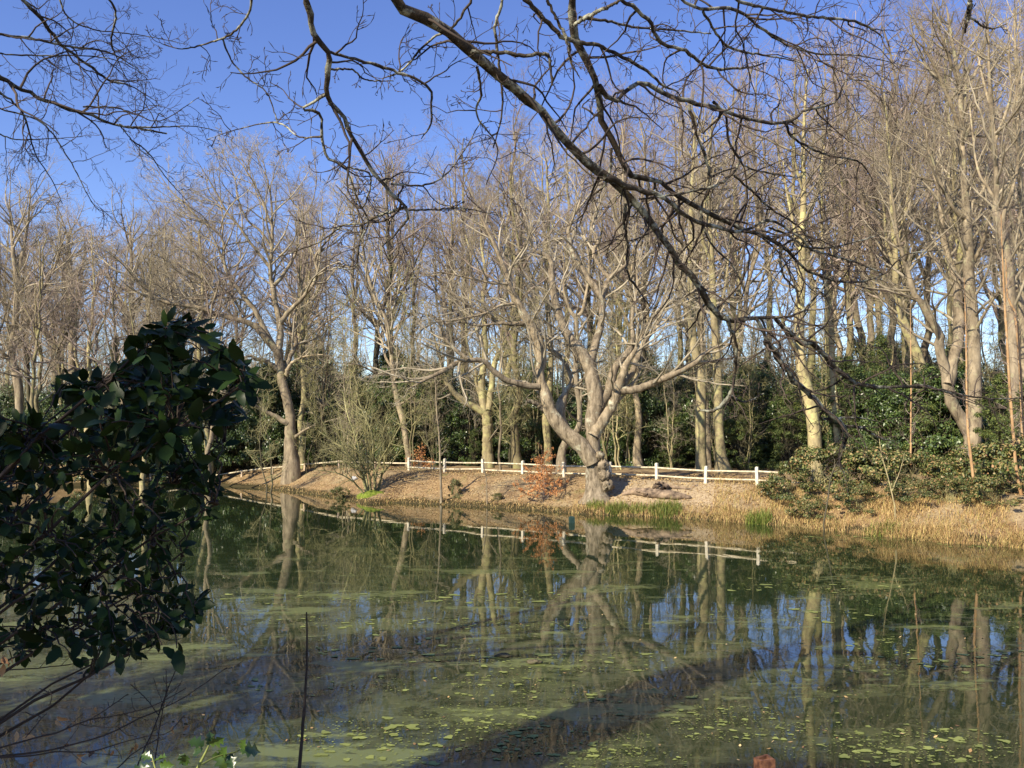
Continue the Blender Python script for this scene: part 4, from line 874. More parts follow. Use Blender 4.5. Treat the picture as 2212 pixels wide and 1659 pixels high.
for px, py, w, h, n in mats_:
    n = int(n * 4)
    r = np.sqrt(rng.random(n)) * .5; a = rng.uniform(0, 6.28, n)
    P = at_z(px + 1.35 * w * r * np.cos(a), py + 1.6 * h * r * np.sin(a))
    big = rng.random(n) ** 3
    dd = P[:, 1]; R = np.minimum((w / F * dd) * (.006 + .034 * big ** 4) * rng.uniform(.6, 1.2, n), .13)
    for c, rad in zip(P, R):
        m_ = 14; an = np.linspace(0, 2 * math.pi, m_ + 1)[:-1]; ph = rng.uniform(0, 6, 3)
        f_ = 1 + .25 * np.sin(2 * an + ph[0]) + .18 * np.sin(3 * an + ph[1]) + .14 * np.sin(5 * an + ph[2]) + .06 * rng.standard_normal(m_)
        ring = np.c_[c[0] + rad * f_ * np.cos(an), c[1] + .75 * rad * f_ * np.sin(an), np.full(m_, .004 + .006 * rng.random())]
        Vs.append(ring); Ts.append(np.arange(m_) + c0); c0 += m_
tag(mesh('duckweed', np.concatenate(Vs), [np.array(Ts)], M['weed'], smooth=False), 'pale green duckweed and algae floating in patches on the pond', 'duckweed', kind='stuff')
n = 170; P = at_z(rng.uniform(250, 2200, n), 1250 + 400 * rng.random(n) ** .8); P[:, 2] = .016
V, qd = leaf_quads(P, unit(np.array([0, 0, 1.]) + .25 * rng.standard_normal((n, 3))), rng.uniform(.03, .07, n), rng.uniform(.02, .045, n))
tag(mesh('floating_leaves', V, [qd], M['litter'], smooth=False), 'dead leaves and bits floating on the pond', 'leaves', kind='stuff')
for px, py, lab in ((1086, 1420, 'dark waterlogged wood lump floating mid-pond, left of two'), (1153, 1434, 'dark waterlogged wood lump floating mid-pond, right of two')):
    p = at_z(px, py); blob('driftwood', (p[0], p[1], .03), (.12, .05, .035), M['bark_ivy'], lab, 'driftwood', .25)

# ------------------------------------------------------------------ overhanging oak (trunk on the near bank, out of the frame to the left)
def over(limbs, name, label, base, trunk_pts, roots, lv, twr, mats, lm=(.75, .28, .10)):
    b = np.array([base[0], base[1], gz(*base)])
    root = empty(name, b, label, 'tree')
    C = catmull(np.array(trunk_pts, float), 26); V, qd = tubes(C[None, :, :3], C[None, :, 3], 14, .03); mesh('trunk', V, [qd], mats[0], root, b)
    P, R = [], []
    for sp_, d0, d1 in limbs:
        p, r = trace(sp_, d0, d1, n=34, wob=.34, rscale=1.4); P.append(p); R.append(r)
    tip = C[-1, :3]
    P, R = np.array(P), np.array(R)
    for p, r, conn in zip(P, R, roots):
        if conn:   # carry the limb back to the trunk beyond the frame
            j = np.linspace(0, 1, 12)[:-1, None]; a = C[int(conn[0] * 25), :3]; mid = np.array(conn[1], float)
            back = (1 - j) ** 2 * a + 2 * j * (1 - j) * mid + j * j * p[0]; rb = np.linspace(conn[2], r[0], 12)[:-1]
            p2, r2 = np.vstack([back, p]), np.r_[rb, r]
        else: p2, r2 = p, r
        V, qd = tubes(p2[None], r2[None], 9, .10); mesh('limb', V, [qd], mats[0], root, b)
    ln = lens(P)
    L1, R1 = spawn(P, R, np.round(ln * lv[0]).astype(int), .05, 1.0, (.15, .5), (58, 16), 10, .20, .0, .016, .0034 * twr, tpow=.3, lmax=lm[0])
    L2, R2 = spawn(L1, R1, lv[1], .2, 1.0, (.25, .6), (50, 16), 6, .22, .02, .014, .0024 * twr, tpow=.3, lmax=lm[1], bud=1.5)
    L3, R3 = spawn(L2, R2, lv[2], .2, 1.0, (.3, .6), (48, 16), 4, .2, .03, .014, .002 * twr, lmax=lm[2], bud=1.9)
    V, qd = join([tubes(L1, R1, 5), tubes(L2, R2, 4), tubes(L3, R3, 4)]); mesh('crown', V, [qd], mats[1], root, b)
    return root
Bx, By = -4.45, 5.1; g0 = gz(Bx, By)
trunkO = [(Bx, By, g0 - .2, .72), (Bx, By, g0 + .3, .58), (Bx, By, g0 + 2.5, .52), (Bx + .05, By + .1, g0 + 5, .48), (Bx, By + .2, g0 + 6.6, .40), (Bx + .4, By + .1, g0 + 8.2, .24), (Bx + .9, By + .3, g0 + 10.4, .14), (Bx + 1.1, By + .6, g0 + 12.2, .06)]
Tz = g0
OL = [ # spec, depth at start, depth at end, connection to the trunk
 (['z1', (1690, -40, 36), (1710, 0, 35), (2040, 220, 32), 'z2', (-10, 360, 30), (110, 460, 28), (250, 620, 27), (400, 760, 28), (430, 790, 28), (540, 890, 23), (680, 1070, 21), (780, 1210, 20), (920, 1375, 18), (1050, 1370, 12), (1200, 1365, 8), (1290, 1310, 6), (1360, 1210, 4)], 5.6, 8.6, (.62, (-3, 5.2, 9.0), .16)),
 (['z2', (920, 1370, 14), (950, 1430, 10), (970, 1520, 9), (960, 1640, 8), 'D', (1577, 855, 7), (1545, 885, 5), (1508, 888, 3)], 7.6, 8.4, None),
 (['D', (1577, 855, 5), (1610, 868, 3), (1650, 850, 2)], 8.1, 8.5, None),
 (['z2', (1050, 1372, 12), (1100, 1460, 10), 'z6', (400, 190, 30), (560, 420, 28), (740, 610, 26), (900, 760, 24), (960, 830, 20), (940, 950, 12)], 7.8, 8.8, None),
 (['z6', (800, 670, 14), (780, 740, 12), (900, 735, 10), (1060, 735, 8), (1220, 770, 4)], 8.5, 9, None),
 (['z6', (950, 790, 14), (1080, 810, 12), (1180, 870, 9), (1300, 900, 4)], 8.7, 9.2, None),
 (['z2', (1140, 1378, 12), (1220, 1460, 10), 'z6', (520, 100, 30), (620, 205, 28), (720, 215, 28), (840, 330, 28), (960, 450, 24), (1080, 500, 20), (1220, 520, 16), (1480, 510, 14), (1700, 560, 11), (2000, 600, 8), (2200, 590, 4)], 7.9, 10, None),
 (['z2', (400, 765, 20), (560, 820, 17), (650, 850, 15), (760, 940, 13), (880, 980, 12), (990, 1000, 10), (1080, 960, 8), (1130, 955, 8), (1250, 1030, 8), (1300, 1080, 7), (1480, 1130, 6), (1600, 1180, 4)], 6.9, 9.0, None),
 (['z2', (262, -40, 27), (270, 0, 27), (270, 130, 26), (330, 260, 24), (370, 380, 21), (400, 530, 20), (450, 630, 19), (500, 740, 18), (540, 772, 16), (640, 780, 14), (720, 850, 14), (800, 900, 14), (900, 940, 14), (1000, 990, 13), (1120, 1030, 12), (1180, 1070, 11), (1240, 1140, 8), (1320, 1190, 8), (1470, 1220, 7), (1600, 1190, 6), (1700, 1100, 4), (1860, 1080, 3)], 6.4, 9.4, (.72, (-2, 5.6, 11.5), .14)),
 (['z2', (375, 370, 18), (420, 425, 14), (455, 432, 13), (480, 400, 13), (540, 360, 14), (620, 380, 15), (720, 430, 15), (860, 460, 12), (1000, 510, 11), (1180, 530, 10), (1260, 480, 8), (1400, 440, 7), (1440, 350, 4), (1540, 350, 3)], 6.8, 8.6, None),
 (['z2', (1180, 530, 9), (1220, 600, 7), (1360, 670, 6), (1500, 700, 5), (1560, 780, 3)], 8.0, 9, None),
 (['z2', (765, 455, 11), (800, 580, 9), (840, 700, 9), (855, 800, 8), (820, 900, 7), (850, 1040, 6), (940, 1130, 5), (980, 1200, 4)], 7.3, 8, None),
 (['z2', (870, 440, 10), (920, 500, 8), (940, 620, 8), (980, 680, 7), (1010, 720, 6), (1120, 750, 5), (1260, 770, 3)], 7.5, 8.4, None),
 (['z2', (985, 690, 8), (960, 740, 8), (880, 800, 8), (700, 840, 7), (550, 860, 5)], 7.7, 7.2, None),
 (['z2', (470, -30, 13), (480, 0, 13), (590, 90, 12), (640, 180, 12), (750, 220, 11), (850, 290, 10), (1000, 295, 7), (1100, 270, 4)], 5.8, 7, (.80, (-1.5, 5, 12), .07)),
 (['z2', (715, -20, 11), (740, 10, 10), (820, 40, 10), (960, 40, 10), (1050, 100, 9), (1150, 170, 8), (1300, 230, 6), (1500, 240, 4), (1720, 290, 2)], 5.6, 7.4, (.85, (-1, 5, 13), .06)),
 (['z2', (950, -15, 10), (1000, 10, 10), (1120, 40, 9), (1280, 70, 9), (1470, 90, 8), (1560, 130, 6), (1600, 160, 3)], 5.4, 6.6, (.88, (-1, 4.6, 13.5), .06)),
 (['z2', (825, 50, 9), (880, 140, 8), (950, 210, 8), (1100, 240, 6), (1250, 270, 3)], 5.9, 6.8, None),
 (['z2', (45, -30, 17), (60, 0, 16), (150, 90, 15), (220, 160, 14), (290, 190, 14), (360, 190, 12), (490, 250, 12), (590, 310, 10), (640, 360, 8), (720, 400, 4)], 6.2, 7, (.76, (-2, 5.2, 11.8), .09)),
 (['z2', (290, 75, 11), (400, 90, 9), (560, 120, 7), (700, 130, 6), (860, 145, 4)], 6.4, 7, None),
 (['z2', (150, 0, 10), (180, 60, 9), (240, 180, 10), (250, 260, 6), (290, 330, 4)], 6.3, 6.6, None),
 (['z1', (2035, 222, 14), (2140, 225, 12), 'z2', (60, 240, 12), (150, 235, 11), (165, 290, 9), (175, 370, 6)], 6.0, 6.2, None),
 (['z2', (470, 0, 9), (390, 40, 12), (320, 75, 14), (270, 110, 12)], 6.2, 6.4, None),
 (['z1', (1318, -25, 23), (1320, 0, 22), (1350, 120, 20), (1410, 230, 19), (1420, 300, 18), (1410, 410, 16), (1480, 500, 14), (1550, 640, 13), (1650, 790, 12), (1760, 912, 10), (1720, 1000, 6), (1650, 1065, 4)], 5.4, 6.6, (.56, (-3.2, 4.8, 8.2), .10)),
 (['z1', (1408, 222, 11), (1480, 240, 9), (1600, 275, 9), (1720, 310, 9), (1850, 375, 8), (1865, 460, 7), (1860, 540, 6), (1820, 600, 3)], 5.7, 6.4, None),
 (['z1', (1425, 302, 7), (1520, 300, 6), (1580, 345, 5), (1700, 350, 3)], 5.8, 6.2, None),
 (['z1', (1408, 408, 11), (1355, 440, 9), (1308, 470, 8), (1370, 482, 9), (1390, 530, 9), (1390, 600, 9), (1420, 690, 9), (1490, 720, 8), (1540, 850, 6), (1590, 960, 5), (1560, 1030, 4), (1540, 1140, 3)], 5.8, 6.6, None),
 (['z1', (1390, 590, 7), (1290, 590, 5), (1200, 530, 5), (1040, 555, 3), (900, 600, 2)], 6, 6.6, None),
 (['z1', (1200, 530, 4), (1190, 500, 4), (1150, 400, 4), (1060, 330, 5), (1000, 260, 5), (960, 165, 6)], 6.4, 6.2, None),
 (['z1', (1760, 908, 7), (1900, 905, 5), (2000, 900, 4), (2150, 930, 2)], 6.5, 7, None),
 (['z1', (1758, 895, 9), (1640, 930, 8), (1570, 965, 7), (1480, 975, 6), (1370, 1050, 5), (1200, 1110, 3)], 6.5, 7, None),
 (['z1', (1570, 968, 5), (1550, 1060, 4), (1530, 1160, 4), (1400, 1140, 2)], 6.7, 7, None),
 (['z1', (1690, 795, 7), (1830, 800, 6), (1920, 760, 5), (2000, 660, 4), (2080, 520, 3)], 6.3, 7, None),
 (['z1', (1500, 720, 6), (1600, 760, 6), (1560, 900, 5), (1450, 800, 3)], 6.3, 6.6, None),
 (['z1', (1085, -20, 8), (1080, 40, 8), (1030, 120, 7), (960, 165, 6), (800, 210, 4), (700, 190, 2)], 5.6, 6.4, (.6, (-2.5, 4.6, 9.5), .04)),
 (['z1', (2050, -20, 9), (1960, 110, 8), (1850, 180, 7), (1740, 300, 6), (1650, 340, 3)], 6, 6.6, (.7, (-1.8, 5, 10.5), .04)),
 (['z1', (2060, 290, 10), (2080, 400, 8), (2060, 500, 6), (2150, 640, 4), (2100, 800, 3)], 6.2, 7, None),
 (['z1', (2170, 0, 11), (2140, 120, 10), (2160, 300, 8), (2170, 480, 6), (2130, 640, 4)], 6.4, 7, (.7, (-1.5, 5.4, 11), .05)),
 (['z2', (430, 640, 9), (425, 730, 8), (400, 800, 7), (330, 870, 5), (290, 980, 3)], 7.2, 7.6, None),
 (['z2', (490, 880, 10), (485, 960, 9), (500, 1060, 8), (500, 1180, 7), (560, 1270, 5), (600, 1330, 3)], 7.2, 7.8, None),
 (['z2', (1160, 1050, 9), (1160, 1140, 8), (1180, 1200, 6), (1240, 1260, 4)], 8.2, 8.5, None),
 (['z2', (1110, 985, 7), (1200, 1020, 7), (1280, 1070, 7), (1420, 1060, 5), (1570, 1020, 3)], 8.2, 9, None),
 (['z2', (960, 760, 7), (1040, 830, 7), (1130, 910, 6), (1240, 980, 5), (1300, 1070, 4)], 7.8, 8.6, None),
 (['T', (1740, -20, 30), (1725, 120, 26), (1690, 290, 12)], 5.6, 5.8, (.9, (1, 4, 12), .02)),
 (['T', (1730, 150, 14), (1850, 230, 12), (1950, 250, 10), (2060, 210, 5)], 5.7, 5.9, None),
]
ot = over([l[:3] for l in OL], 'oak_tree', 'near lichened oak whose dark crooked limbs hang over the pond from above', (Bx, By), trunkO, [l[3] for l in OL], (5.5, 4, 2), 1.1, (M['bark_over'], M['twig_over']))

n = 5200; hz_ = rng.uniform(.2, 8.2, n); C = catmull(np.array(trunkO), 60); k_ = np.clip(np.searchsorted(C[:, 2] - g0, hz_), 0, 59)  # unseen ivy leaves added around the trunk to break up its shadow edge
a = rng.uniform(0, 6.283, n); clump = .5 + .5 * np.sin(hz_ * 2.1 + a * 2) * np.sin(hz_ * .9 + a); rr_ = C[k_, 3] * 1.0 + .30 * clump * rng.random(n) ** 1.2
pI = np.c_[C[k_, 0] + rr_ * np.cos(a), C[k_, 1] + rr_ * np.sin(a), g0 + hz_]; nI = unit(np.c_[np.cos(a), np.sin(a), .3 + 0 * a] + .5 * rng.standard_normal((n, 3)))
V, qd = leaf_quads(pI, nI, rng.uniform(.06, .13, n), rng.uniform(.05, .10, n)); mesh('ivy', V, [qd], M['holly'], ot, np.array(ot.location), smooth=False)
Kx, Ky = -8.2, 8.6; g1 = gz(Kx, Ky)
trunkK = [(Kx, Ky, g1 - .2, .26), (Kx, Ky, g1 + .3, .19), (Kx, Ky, g1 + 3, .16), (Kx + .2, Ky, g1 + 6, .13), (Kx + .2, Ky + .2, g1 + 9, .08), (Kx + .3, Ky + .2, g1 + 11, .04)]
KL = [
 (['z1', (60, -40, 11), (100, 0, 11), (200, 110, 12), (260, 190, 10), (380, 280, 8), (480, 350, 7), (560, 370, 5), (680, 440, 2)], 7.6, 9, (.7, (-6, 8, 9), .06)),
 (['z1', (-60, 140, 9), (0, 150, 8), (160, 170, 8), (300, 200, 7), (430, 215, 6), (500, 240, 5), (600, 300, 2)], 7.4, 8.8, (.6, (-6, 8, 8), .05)),
 (['z1', (-60, 290, 15), (0, 330, 14), (120, 400, 12), (260, 460, 11), (400, 500, 9), (520, 545, 7), (680, 550, 5), (830, 545, 3), (960, 570, 2)], 7.2, 9, (.5, (-5.5, 7.6, 7), .08)),
 (['z1', (500, 540, 7), (600, 555, 7), (722, 577, 5)], 8, 8.4, None),
 (['z1', (360, 462, 6), (500, 465, 5), (600, 500, 4), (700, 520, 3), (860, 420, 2)], 7.8, 8.8, None),
 (['z1', (-40, 380, 7), (0, 400, 7), (100, 490, 6), (150, 660, 4), (220, 770, 3), (270, 880, 2)], 7.2, 8.4, (.45, (-5.5, 7.6, 6.3), .04)),
 (['z1', (-40, 440, 5), (0, 470, 5), (180, 530, 5), (300, 690, 4), (420, 900, 2), (540, 900, 1)], 7.2, 8.4, (.45, (-5.5, 7.6, 6.2), .04)),
 (['z1', (-40, 230, 5), (150, 240, 5), (330, 240, 4), (500, 260, 3), (640, 330, 2)], 7.6, 8.6, (.55, (-5.5, 7.8, 7.6), .03)),
 (['z1', (460, -20, 7), (500, 60, 7), (480, 180, 6), (500, 240, 4), (540, 330, 2)], 7.8, 8.4, (.8, (-5, 8, 10.5), .03)),
 (['z1', (250, -20, 6), (300, 80, 5), (420, 130, 4), (600, 150, 3), (800, 190, 1.5)], 7.6, 8.4, (.8, (-5.5, 8, 10.5), .03)),
 (['z1', (560, 600, 4), (640, 660, 4), (720, 770, 3), (820, 880, 1.5)], 8.2, 8.8, None),
 (['z1', (520, 545, 4), (600, 640, 3), (660, 690, 2)], 8.2, 8.6, None),
 (['z1', (-40, 560, 4), (60, 600, 4), (200, 600, 3), (360, 590, 1.5)], 7.4, 8.4, (.45, (-5.5, 7.6, 5.8), .03)),
]
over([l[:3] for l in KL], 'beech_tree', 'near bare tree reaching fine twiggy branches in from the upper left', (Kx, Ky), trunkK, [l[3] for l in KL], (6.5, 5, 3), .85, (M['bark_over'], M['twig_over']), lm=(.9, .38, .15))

# ------------------------------------------------------------------ unseen hollies added beside the camera to shade the near left corner
NH = make_bush('added_shade_holly', 8.5, 3.0, 16000, 120, .16, M['holly'], M['bark_ivy'], 'tall dense holly added out of view to cast shade, nearest the camera', 'tree', r0=.10)
put(NH, -5.8, -.6, .85, sz=.88)
o = copy_tree(NH); o['label'] = 'tall dense holly added out of view to cast shade, left of the overhanging oak'; put(o, -11.6, 4.6, .95, sz=1.0)

# ------------------------------------------------------------------ the near holly bush at left
def leaf_blades(C, A, Nr, L, W, spiny=.18, fold=.25, curl=.2):
    """Modelled leaves: five stations along a folded, curling blade with a wavy spined edge."""
    n = len(C); s = unit(np.cross(Nr, A)); nr = np.cross(A, s); T = np.linspace(0, 1, 8); prof = np.array([.06, .58, .88, 1.0, .97, .82, .52, .03])
    cu = rng.normal(0, curl, n)[:, None]; V = []
    for j, t in enumerate(T):
        mid = C + A * (L * t)[:, None] + nr * (cu * (t - .0) ** 2 * L[:, None])
        k = prof[j] * (1 + spiny * (1 if j % 2 else -1))
        e1 = s * (W * k / 2)[:, None]; up = nr * (fold * W * k / 2 * rng.uniform(.6, 1.3, n))[:, None]
        V += [mid - e1 + up, mid, mid + e1 + up]
    V = np.stack(V, 1); b = (np.arange(n) * 24)[:, None]
    q = np.concatenate([b + np.array([3 * j + k, 3 * j + k + 1, 3 * j + k + 4, 3 * j + k + 3]) for j in range(7) for k in (0, 1)])
    return V.reshape(-1, 3), q
poly = np.array([(-60, 880), (60, 900), (120, 900), (150, 800), (235, 820), (290, 770), (335, 690), (400, 685), (470, 725), (545, 800), (535, 850), (490, 890), (485, 960), (470, 1010), (470, 1080), (420, 1110), (410, 1180), (400, 1240), (440, 1325), (395, 1370), (340, 1410), (290, 1420), (230, 1440), (150, 1430), (60, 1410), (-60, 1420)], float)
def inside(p, pg):
    x, y = p[:, 0], p[:, 1]; r = np.zeros(len(p), bool)
    for i in range(len(pg)):
        (ax, ay), (bx, by) = pg[i], pg[(i + 1) % len(pg)]
        r ^= ((ay > y) != (by > y)) & (x < (bx - ax) * (y - ay) / ((by - ay) or 1e-9) + ax)
    return r
hb = np.array([-3.3, 2.7, gz(-3.3, 2.7)])
HBN = empty('holly_bush', hb, 'dark shaded broad-leaved holly bush close to the viewer at left', 'bush')
cand = np.c_[rng.uniform(-60, 560, 3000), rng.uniform(685, 1450, 3000)]; cand = cand[inside(cand, poly)]; cand = cand[(cand[:, 1] < 1080) | (rng.random(len(cand)) < .62)][:380]
hand = np.array([(350, 700), (400, 705), (430, 735), (370, 740), (300, 785), (345, 790), (470, 745), (520, 815), (500, 770), (440, 790), (180, 830), (240, 835), (410, 830), (505, 850), (450, 860), (330, 830), (390, 1395), (330, 1390), (425, 1325), (400, 1290), (210, 1430), (150, 1415), (455, 1065), (430, 1100), (350, 1395), (370, 1340), (300, 1380), (110, 1390), (30, 1390)], float)
tipspx = np.vstack([cand, hand]); nt_ = len(tipspx)
dep = np.r_[rng.uniform(2.6, 3.9, len(cand)), rng.uniform(2.6, 3.1, len(hand))]
tips = at(tipspx[:, 0], tipspx[:, 1], dep)
# main stems fan out from the foot; every sprig leaves the nearest of them
mt = np.array([(60, 950), (150, 860), (230, 830), (340, 720), (420, 700), (470, 760), (530, 830), (480, 960), (460, 1080), (400, 1200), (420, 1325), (330, 1400), (200, 1430), (60, 1400), (0, 1200), (250, 1150)], float)
mtips = at(mt[:, 0], mt[:, 1], rng.uniform(2.7, 3.7, len(mt))); stems = []
for m_ in mtips:
    t = np.linspace(0, 1, 16)[:, None]; mid = hb + np.array([.25, .1, 0.48 * (m_[2] - hb[2]) + .15]) + (m_ - hb) * np.array([.2, .3, 0])
    stems.append((1 - t) ** 2 * hb + 2 * t * (1 - t) * mid + t * t * m_ + .012 * rng.standard_normal((16, 3)) * t)
stems = np.array(stems); sR = np.linspace(.016, .0035, 16)[None].repeat(len(stems), 0)
flat_ = stems[:, 4:].reshape(-1, 3); SP = np.zeros((nt_, 8, 3)); t8 = np.linspace(0, 1, 8)[:, None]
for i, tp in enumerate(tips):
    dd = np.linalg.norm(flat_ - tp, axis=1) + .6 * np.maximum(0, flat_[:, 2] - tp[2]) + .4 * np.maximum(0, flat_[:, 0] - tp[0]); a = flat_[np.argmin(dd)]
    v = tp - a; ll = np.linalg.norm(v)
    if ll > .26: a = tp - v / ll * .26
    SP[i] = a + (tp - a) * t8 + np.array([0, 0, .06]) * (t8 * (1 - t8)) * 4 * min(1, ll) + .006 * rng.standard_normal((8, 3))
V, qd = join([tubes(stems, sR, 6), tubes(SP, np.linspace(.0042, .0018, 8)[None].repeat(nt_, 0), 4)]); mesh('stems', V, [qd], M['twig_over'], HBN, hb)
C, A, Nr = [], [], []
for i in range(nt_):
    k = int(rng.integers(5, 9)); ax = unit(SP[i, -1] - SP[i, 2])
    if i >= len(cand): k = 3
    for j in range(k):
        t = 1 - .09 * j - .03 * rng.random() if j else 1.0; f = max(0, t) * 7; i0 = min(int(f), 6); p = SP[i, i0] + (SP[i, i0 + 1] - SP[i, i0]) * (f - i0)
        rv = unit(rng.standard_normal(3)); side = unit(rv - ax * (rv @ ax)); dr = unit(ax * (.9 if j == 0 else .35) + side * (.3 if j == 0 else .9) + np.array([0, 0, -.18]))
        up = unit(np.array([0, 0, 1.0]) * .8 + .6 * rng.standard_normal(3) + np.array([-.1, -.5, 0])); up = unit(up - dr * (up @ dr))
        C.append(p + dr * .008); A.append(dr); Nr.append(up)
C, A, Nr = map(np.array, (C, A, Nr)); L = rng.uniform(.030, .072, len(C)) * (1 + .25 * (C[:, 2] > 3.55)); L[-3 * len(hand):] *= 1.15; W = L * rng.uniform(.44, .60, len(C))
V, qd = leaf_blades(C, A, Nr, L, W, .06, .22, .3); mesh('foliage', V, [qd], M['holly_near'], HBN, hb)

# ------------------------------------------------------------------ twigs, dry leaves, sprig, stick and rusty post at the bottom edge
bb = np.array([-2.3, 2.2, gz(-2.3, 2.2)])
BT = empty('beech_sapling', bb, 'low bare twigs holding a few dry brown leaves at the bottom left', 'sapling')
TW = [(['G', (-250, 900, 18), (0, 820, 15), (250, 750, 13), (450, 700, 12), (700, 600, 10), (900, 570, 8), (1200, 490, 6), (1460, 350, 4)], 2.3, 3.0),
      (['G', (-250, 920, 20), (0, 885, 18), (330, 850, 15), (550, 800, 13), (850, 710, 11), (1050, 610, 10), (1250, 520, 8), (1450, 420, 6), (1780, 190, 3)], 2.3, 3.2),
      (['G', (-50, 900, 14), (250, 880, 12), (450, 850, 11), (700, 850, 9), (950, 780, 8), (1150, 730, 7), (1320, 700, 5), (1440, 570, 3)], 2.3, 2.8),
      (['G', (1000, 1150, 15), (1110, 880, 13), (1200, 680, 12), (1290, 430, 11), (1350, 270, 9), (1430, 100, 5)], 2.8, 3.1),
      (['G', (1190, 1150, 12), (1220, 880, 10), (1260, 600, 8), (1300, 380, 6), (1300, 210, 3)], 2.9, 3.1),
      (['G', (1240, 560, 8), (1140, 430, 7), (1025, 325, 5)], 2.95, 3.1),
      (['G', (800, 1080, 10), (920, 978, 9), (1050, 860, 7), (1250, 740, 4)], 2.6, 2.9),
      (['G', (700, 600, 6), (830, 520, 4), (1000, 400, 2.5)], 2.6, 2.8),
      (['G', (200, 740, 6), (320, 590, 4), (240, 560, 3), (200, 540, 2)], 2.4, 2.5),
      (['G', (390, 480, 4), (405, 410, 5), (370, 380, 4), (310, 355, 3)], 2.5, 2.6),
      (['G', (-200, 230, 9), (150, 205, 9), (400, 185, 9), (550, 165, 8), (720, 125, 6), (1000, 40, 3)], 2.6, 3.0)]
P, R = zip(*[trace(s_, a, b_, n=22, wob=.3) for s_, a, b_ in TW]); P, R = np.array(P), np.array(R)
L1, R1 = spawn(P, R, 5, .3, 1, (.10, .22), (45, 12), 6, .15, .02, .012, .0012)
P0 = np.vstack([bb, bb + [.1, .05, .3], bb + [.25, .1, .55]])
V, qd = join([tubes(P, R, 6, .05), tubes(L1, R1, 4)]); mesh('stems', V, [qd], M['twig_over'], BT, bb)
dl = np.array([(55, 680), (130, 690), (170, 745), (240, 700), (330, 690), (560, 620), (530, 640), (790, 815), (740, 840), (600, 870), (620, 890), (1065, 780), (1050, 820), (450, 570), (440, 600), (260, 930), (290, 920), (270, 950), (890, 840), (60, 150), (100, 120), (30, 160), (10, 120), (40, 100), (1360, 645), (1480, 650), (750, 500), (375, 710), (500, 800), (390, 840)], float)
px, py = pxs('G', dl[:, 0], dl[:, 1]); C = at(px, py, 2.45 + .5 * dl[:, 0] / 1500); n = len(C)
A = unit(np.c_[rng.normal(0, .5, n), rng.normal(0, .5, n), -rng.uniform(.1, 1, n)]); Nr = unit(rng.standard_normal((n, 3)) + np.array([-.3, -1, .3])); Nr = unit(Nr - A * (A * Nr).sum(-1, keepdims=True))
L = rng.uniform(.018, .034, n); V, qd = leaf_blades(C, A, Nr, L, L * .5, .05, .7, .5); mesh('dry_leaves', V, [qd], M['dry'], BT, bb)

sb = np.array([-.75, 1.75, gz(-.75, 1.75)])
SG = empty('holly_sprig', sb, 'young green spiny holly sprig poking up at the bottom edge', 'plant')
P, R = zip(*[trace(s_, 1.75, 1.85, n=16) for s_ in (['G', (1380, 1900, 26), (1440, 1300, 26), (1540, 1000, 24), (1600, 880, 20), (1640, 790, 12)], ['G', (1400, 1600, 22), (1300, 1200, 18), (1220, 990, 14), (1190, 880, 8)], ['G', (1580, 950, 14), (1700, 890, 12), (1850, 850, 10), (1930, 800, 6)])])
P = np.array(P); P[:2, 0] = sb; V, qd = tubes(P, np.array(R), 6); mesh('stems', V, [qd], M['stem_green'], SG, sb)
sl = [(1190, 900, -.9, .2), (1200, 930, .8, .3), (1250, 950, .9, .0), (1180, 960, -.8, -.4), (1440, 960, .3, .9), (1470, 950, -.5, .5), (1600, 800, -.8, .4), (1640, 790, .9, .5), (1590, 830, -.6, -.5), (1630, 800, 0, 1), (1700, 880, .6, -.7), (1740, 890, .3, .6), (1800, 870, .5, -.8), (1880, 840, .9, .0), (1900, 830, .3, .9), (1660, 880, .7, -.2)]
px, py = pxs('G', np.array([s[0] for s in sl], float), np.array([s[1] for s in sl], float)); C = at(px, py, 1.8)
A = unit(np.array([(s[2], rng.normal(0, .3), s[3]) for s in sl])); Nr = unit(rng.standard_normal((len(sl), 3)) * .5 + np.array([0, -.7, .7])); Nr = unit(Nr - A * (A * Nr).sum(-1, keepdims=True))
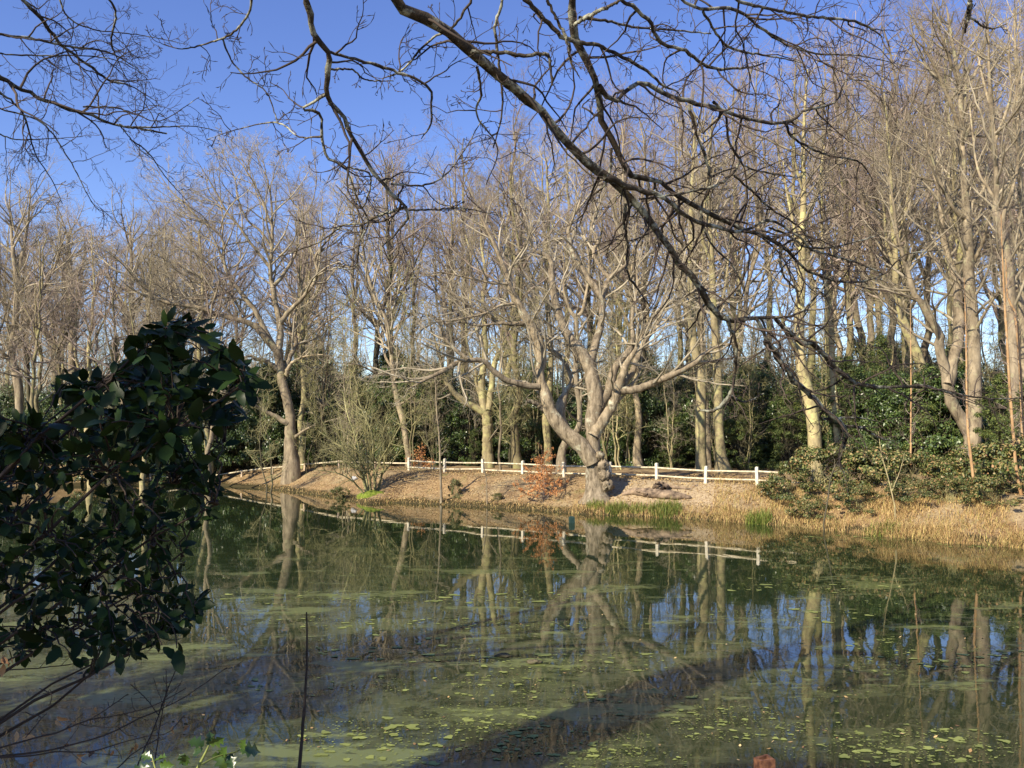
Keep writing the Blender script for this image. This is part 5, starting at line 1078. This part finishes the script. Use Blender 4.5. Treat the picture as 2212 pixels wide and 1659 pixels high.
L = rng.uniform(.026, .040, len(sl)); V, qd = leaf_blades(C, A, Nr, L, L * .62, .42, .5, .35); mesh('foliage', V, [qd], M['sprig'], SG, sb)

P, R = trace(['D', (662, 1322, 3), (663, 1400, 4), (660, 1480, 5.2), (655, 1560, 6.5), (646, 1659, 8), (630, 1850, 12), (600, 2300, 14)], 4.0, 3.6, n=30, wob=.25)
z_ = gz(P[-1, 0], P[-1, 1]); P[-1, 2] = min(P[-1, 2], z_ - .1)
V, qd = tubes(P[None], R[None], 7, .08); tag(mesh('stick', V, [qd], M['twig_over'], None, (P[-1, 0], P[-1, 1], z_)), 'thin dark dead stick standing upright at the near water edge', 'stick')

# rusty hollow post
pt = at(1651, 1636, 4.9); gpz = min(gz(pt[0], pt[1]), 0); w = .043; hgt = pt[2]
def tube_post(cx, cy, z0, z1, w, th, rot):
    c, s = math.cos(rot), math.sin(rot); V = []
    for z, k in ((z0, w), (z1, w), (z1, w - th), (z1 - .16, w - th)):
        for sx, sy in ((-1, -1), (1, -1), (1, 1), (-1, 1)):
            notch = -.012 if (z == z1 and (sx, sy) == (-1, 1)) else 0
            V.append((cx + c * sx * k - s * sy * k, cy + s * sx * k + c * sy * k, z + notch))
    q = [[4 * j + i, 4 * j + (i + 1) % 4, 4 * j + 4 + (i + 1) % 4, 4 * j + 4 + i] for j in range(3) for i in range(4)] + [[12, 13, 14, 15]]
    return np.array(V), np.array(q)
RP = empty('metal_post', (pt[0], pt[1], gpz), 'rusty hollow square metal post at the bottom edge', 'post')
V, qd = tube_post(0, 0, -.3, hgt - gpz, w, .018, math.radians(14)); mesh('post', V, [qd], M['rust'], RP, None, smooth=False)
V, qd = box(np.array([0., 0, 0]), np.array([.030, 0, 0]), np.array([0, .004, 0]), np.array([0, 0, .09])); pl = mesh('plate', V, [qd], M['plate'], RP, None, smooth=False)
a = math.radians(14); pl.location = (math.sin(a) * (w + .004), -math.cos(a) * (w + .004), hgt - gpz - .155); pl.rotation_euler = (0, 0, a)
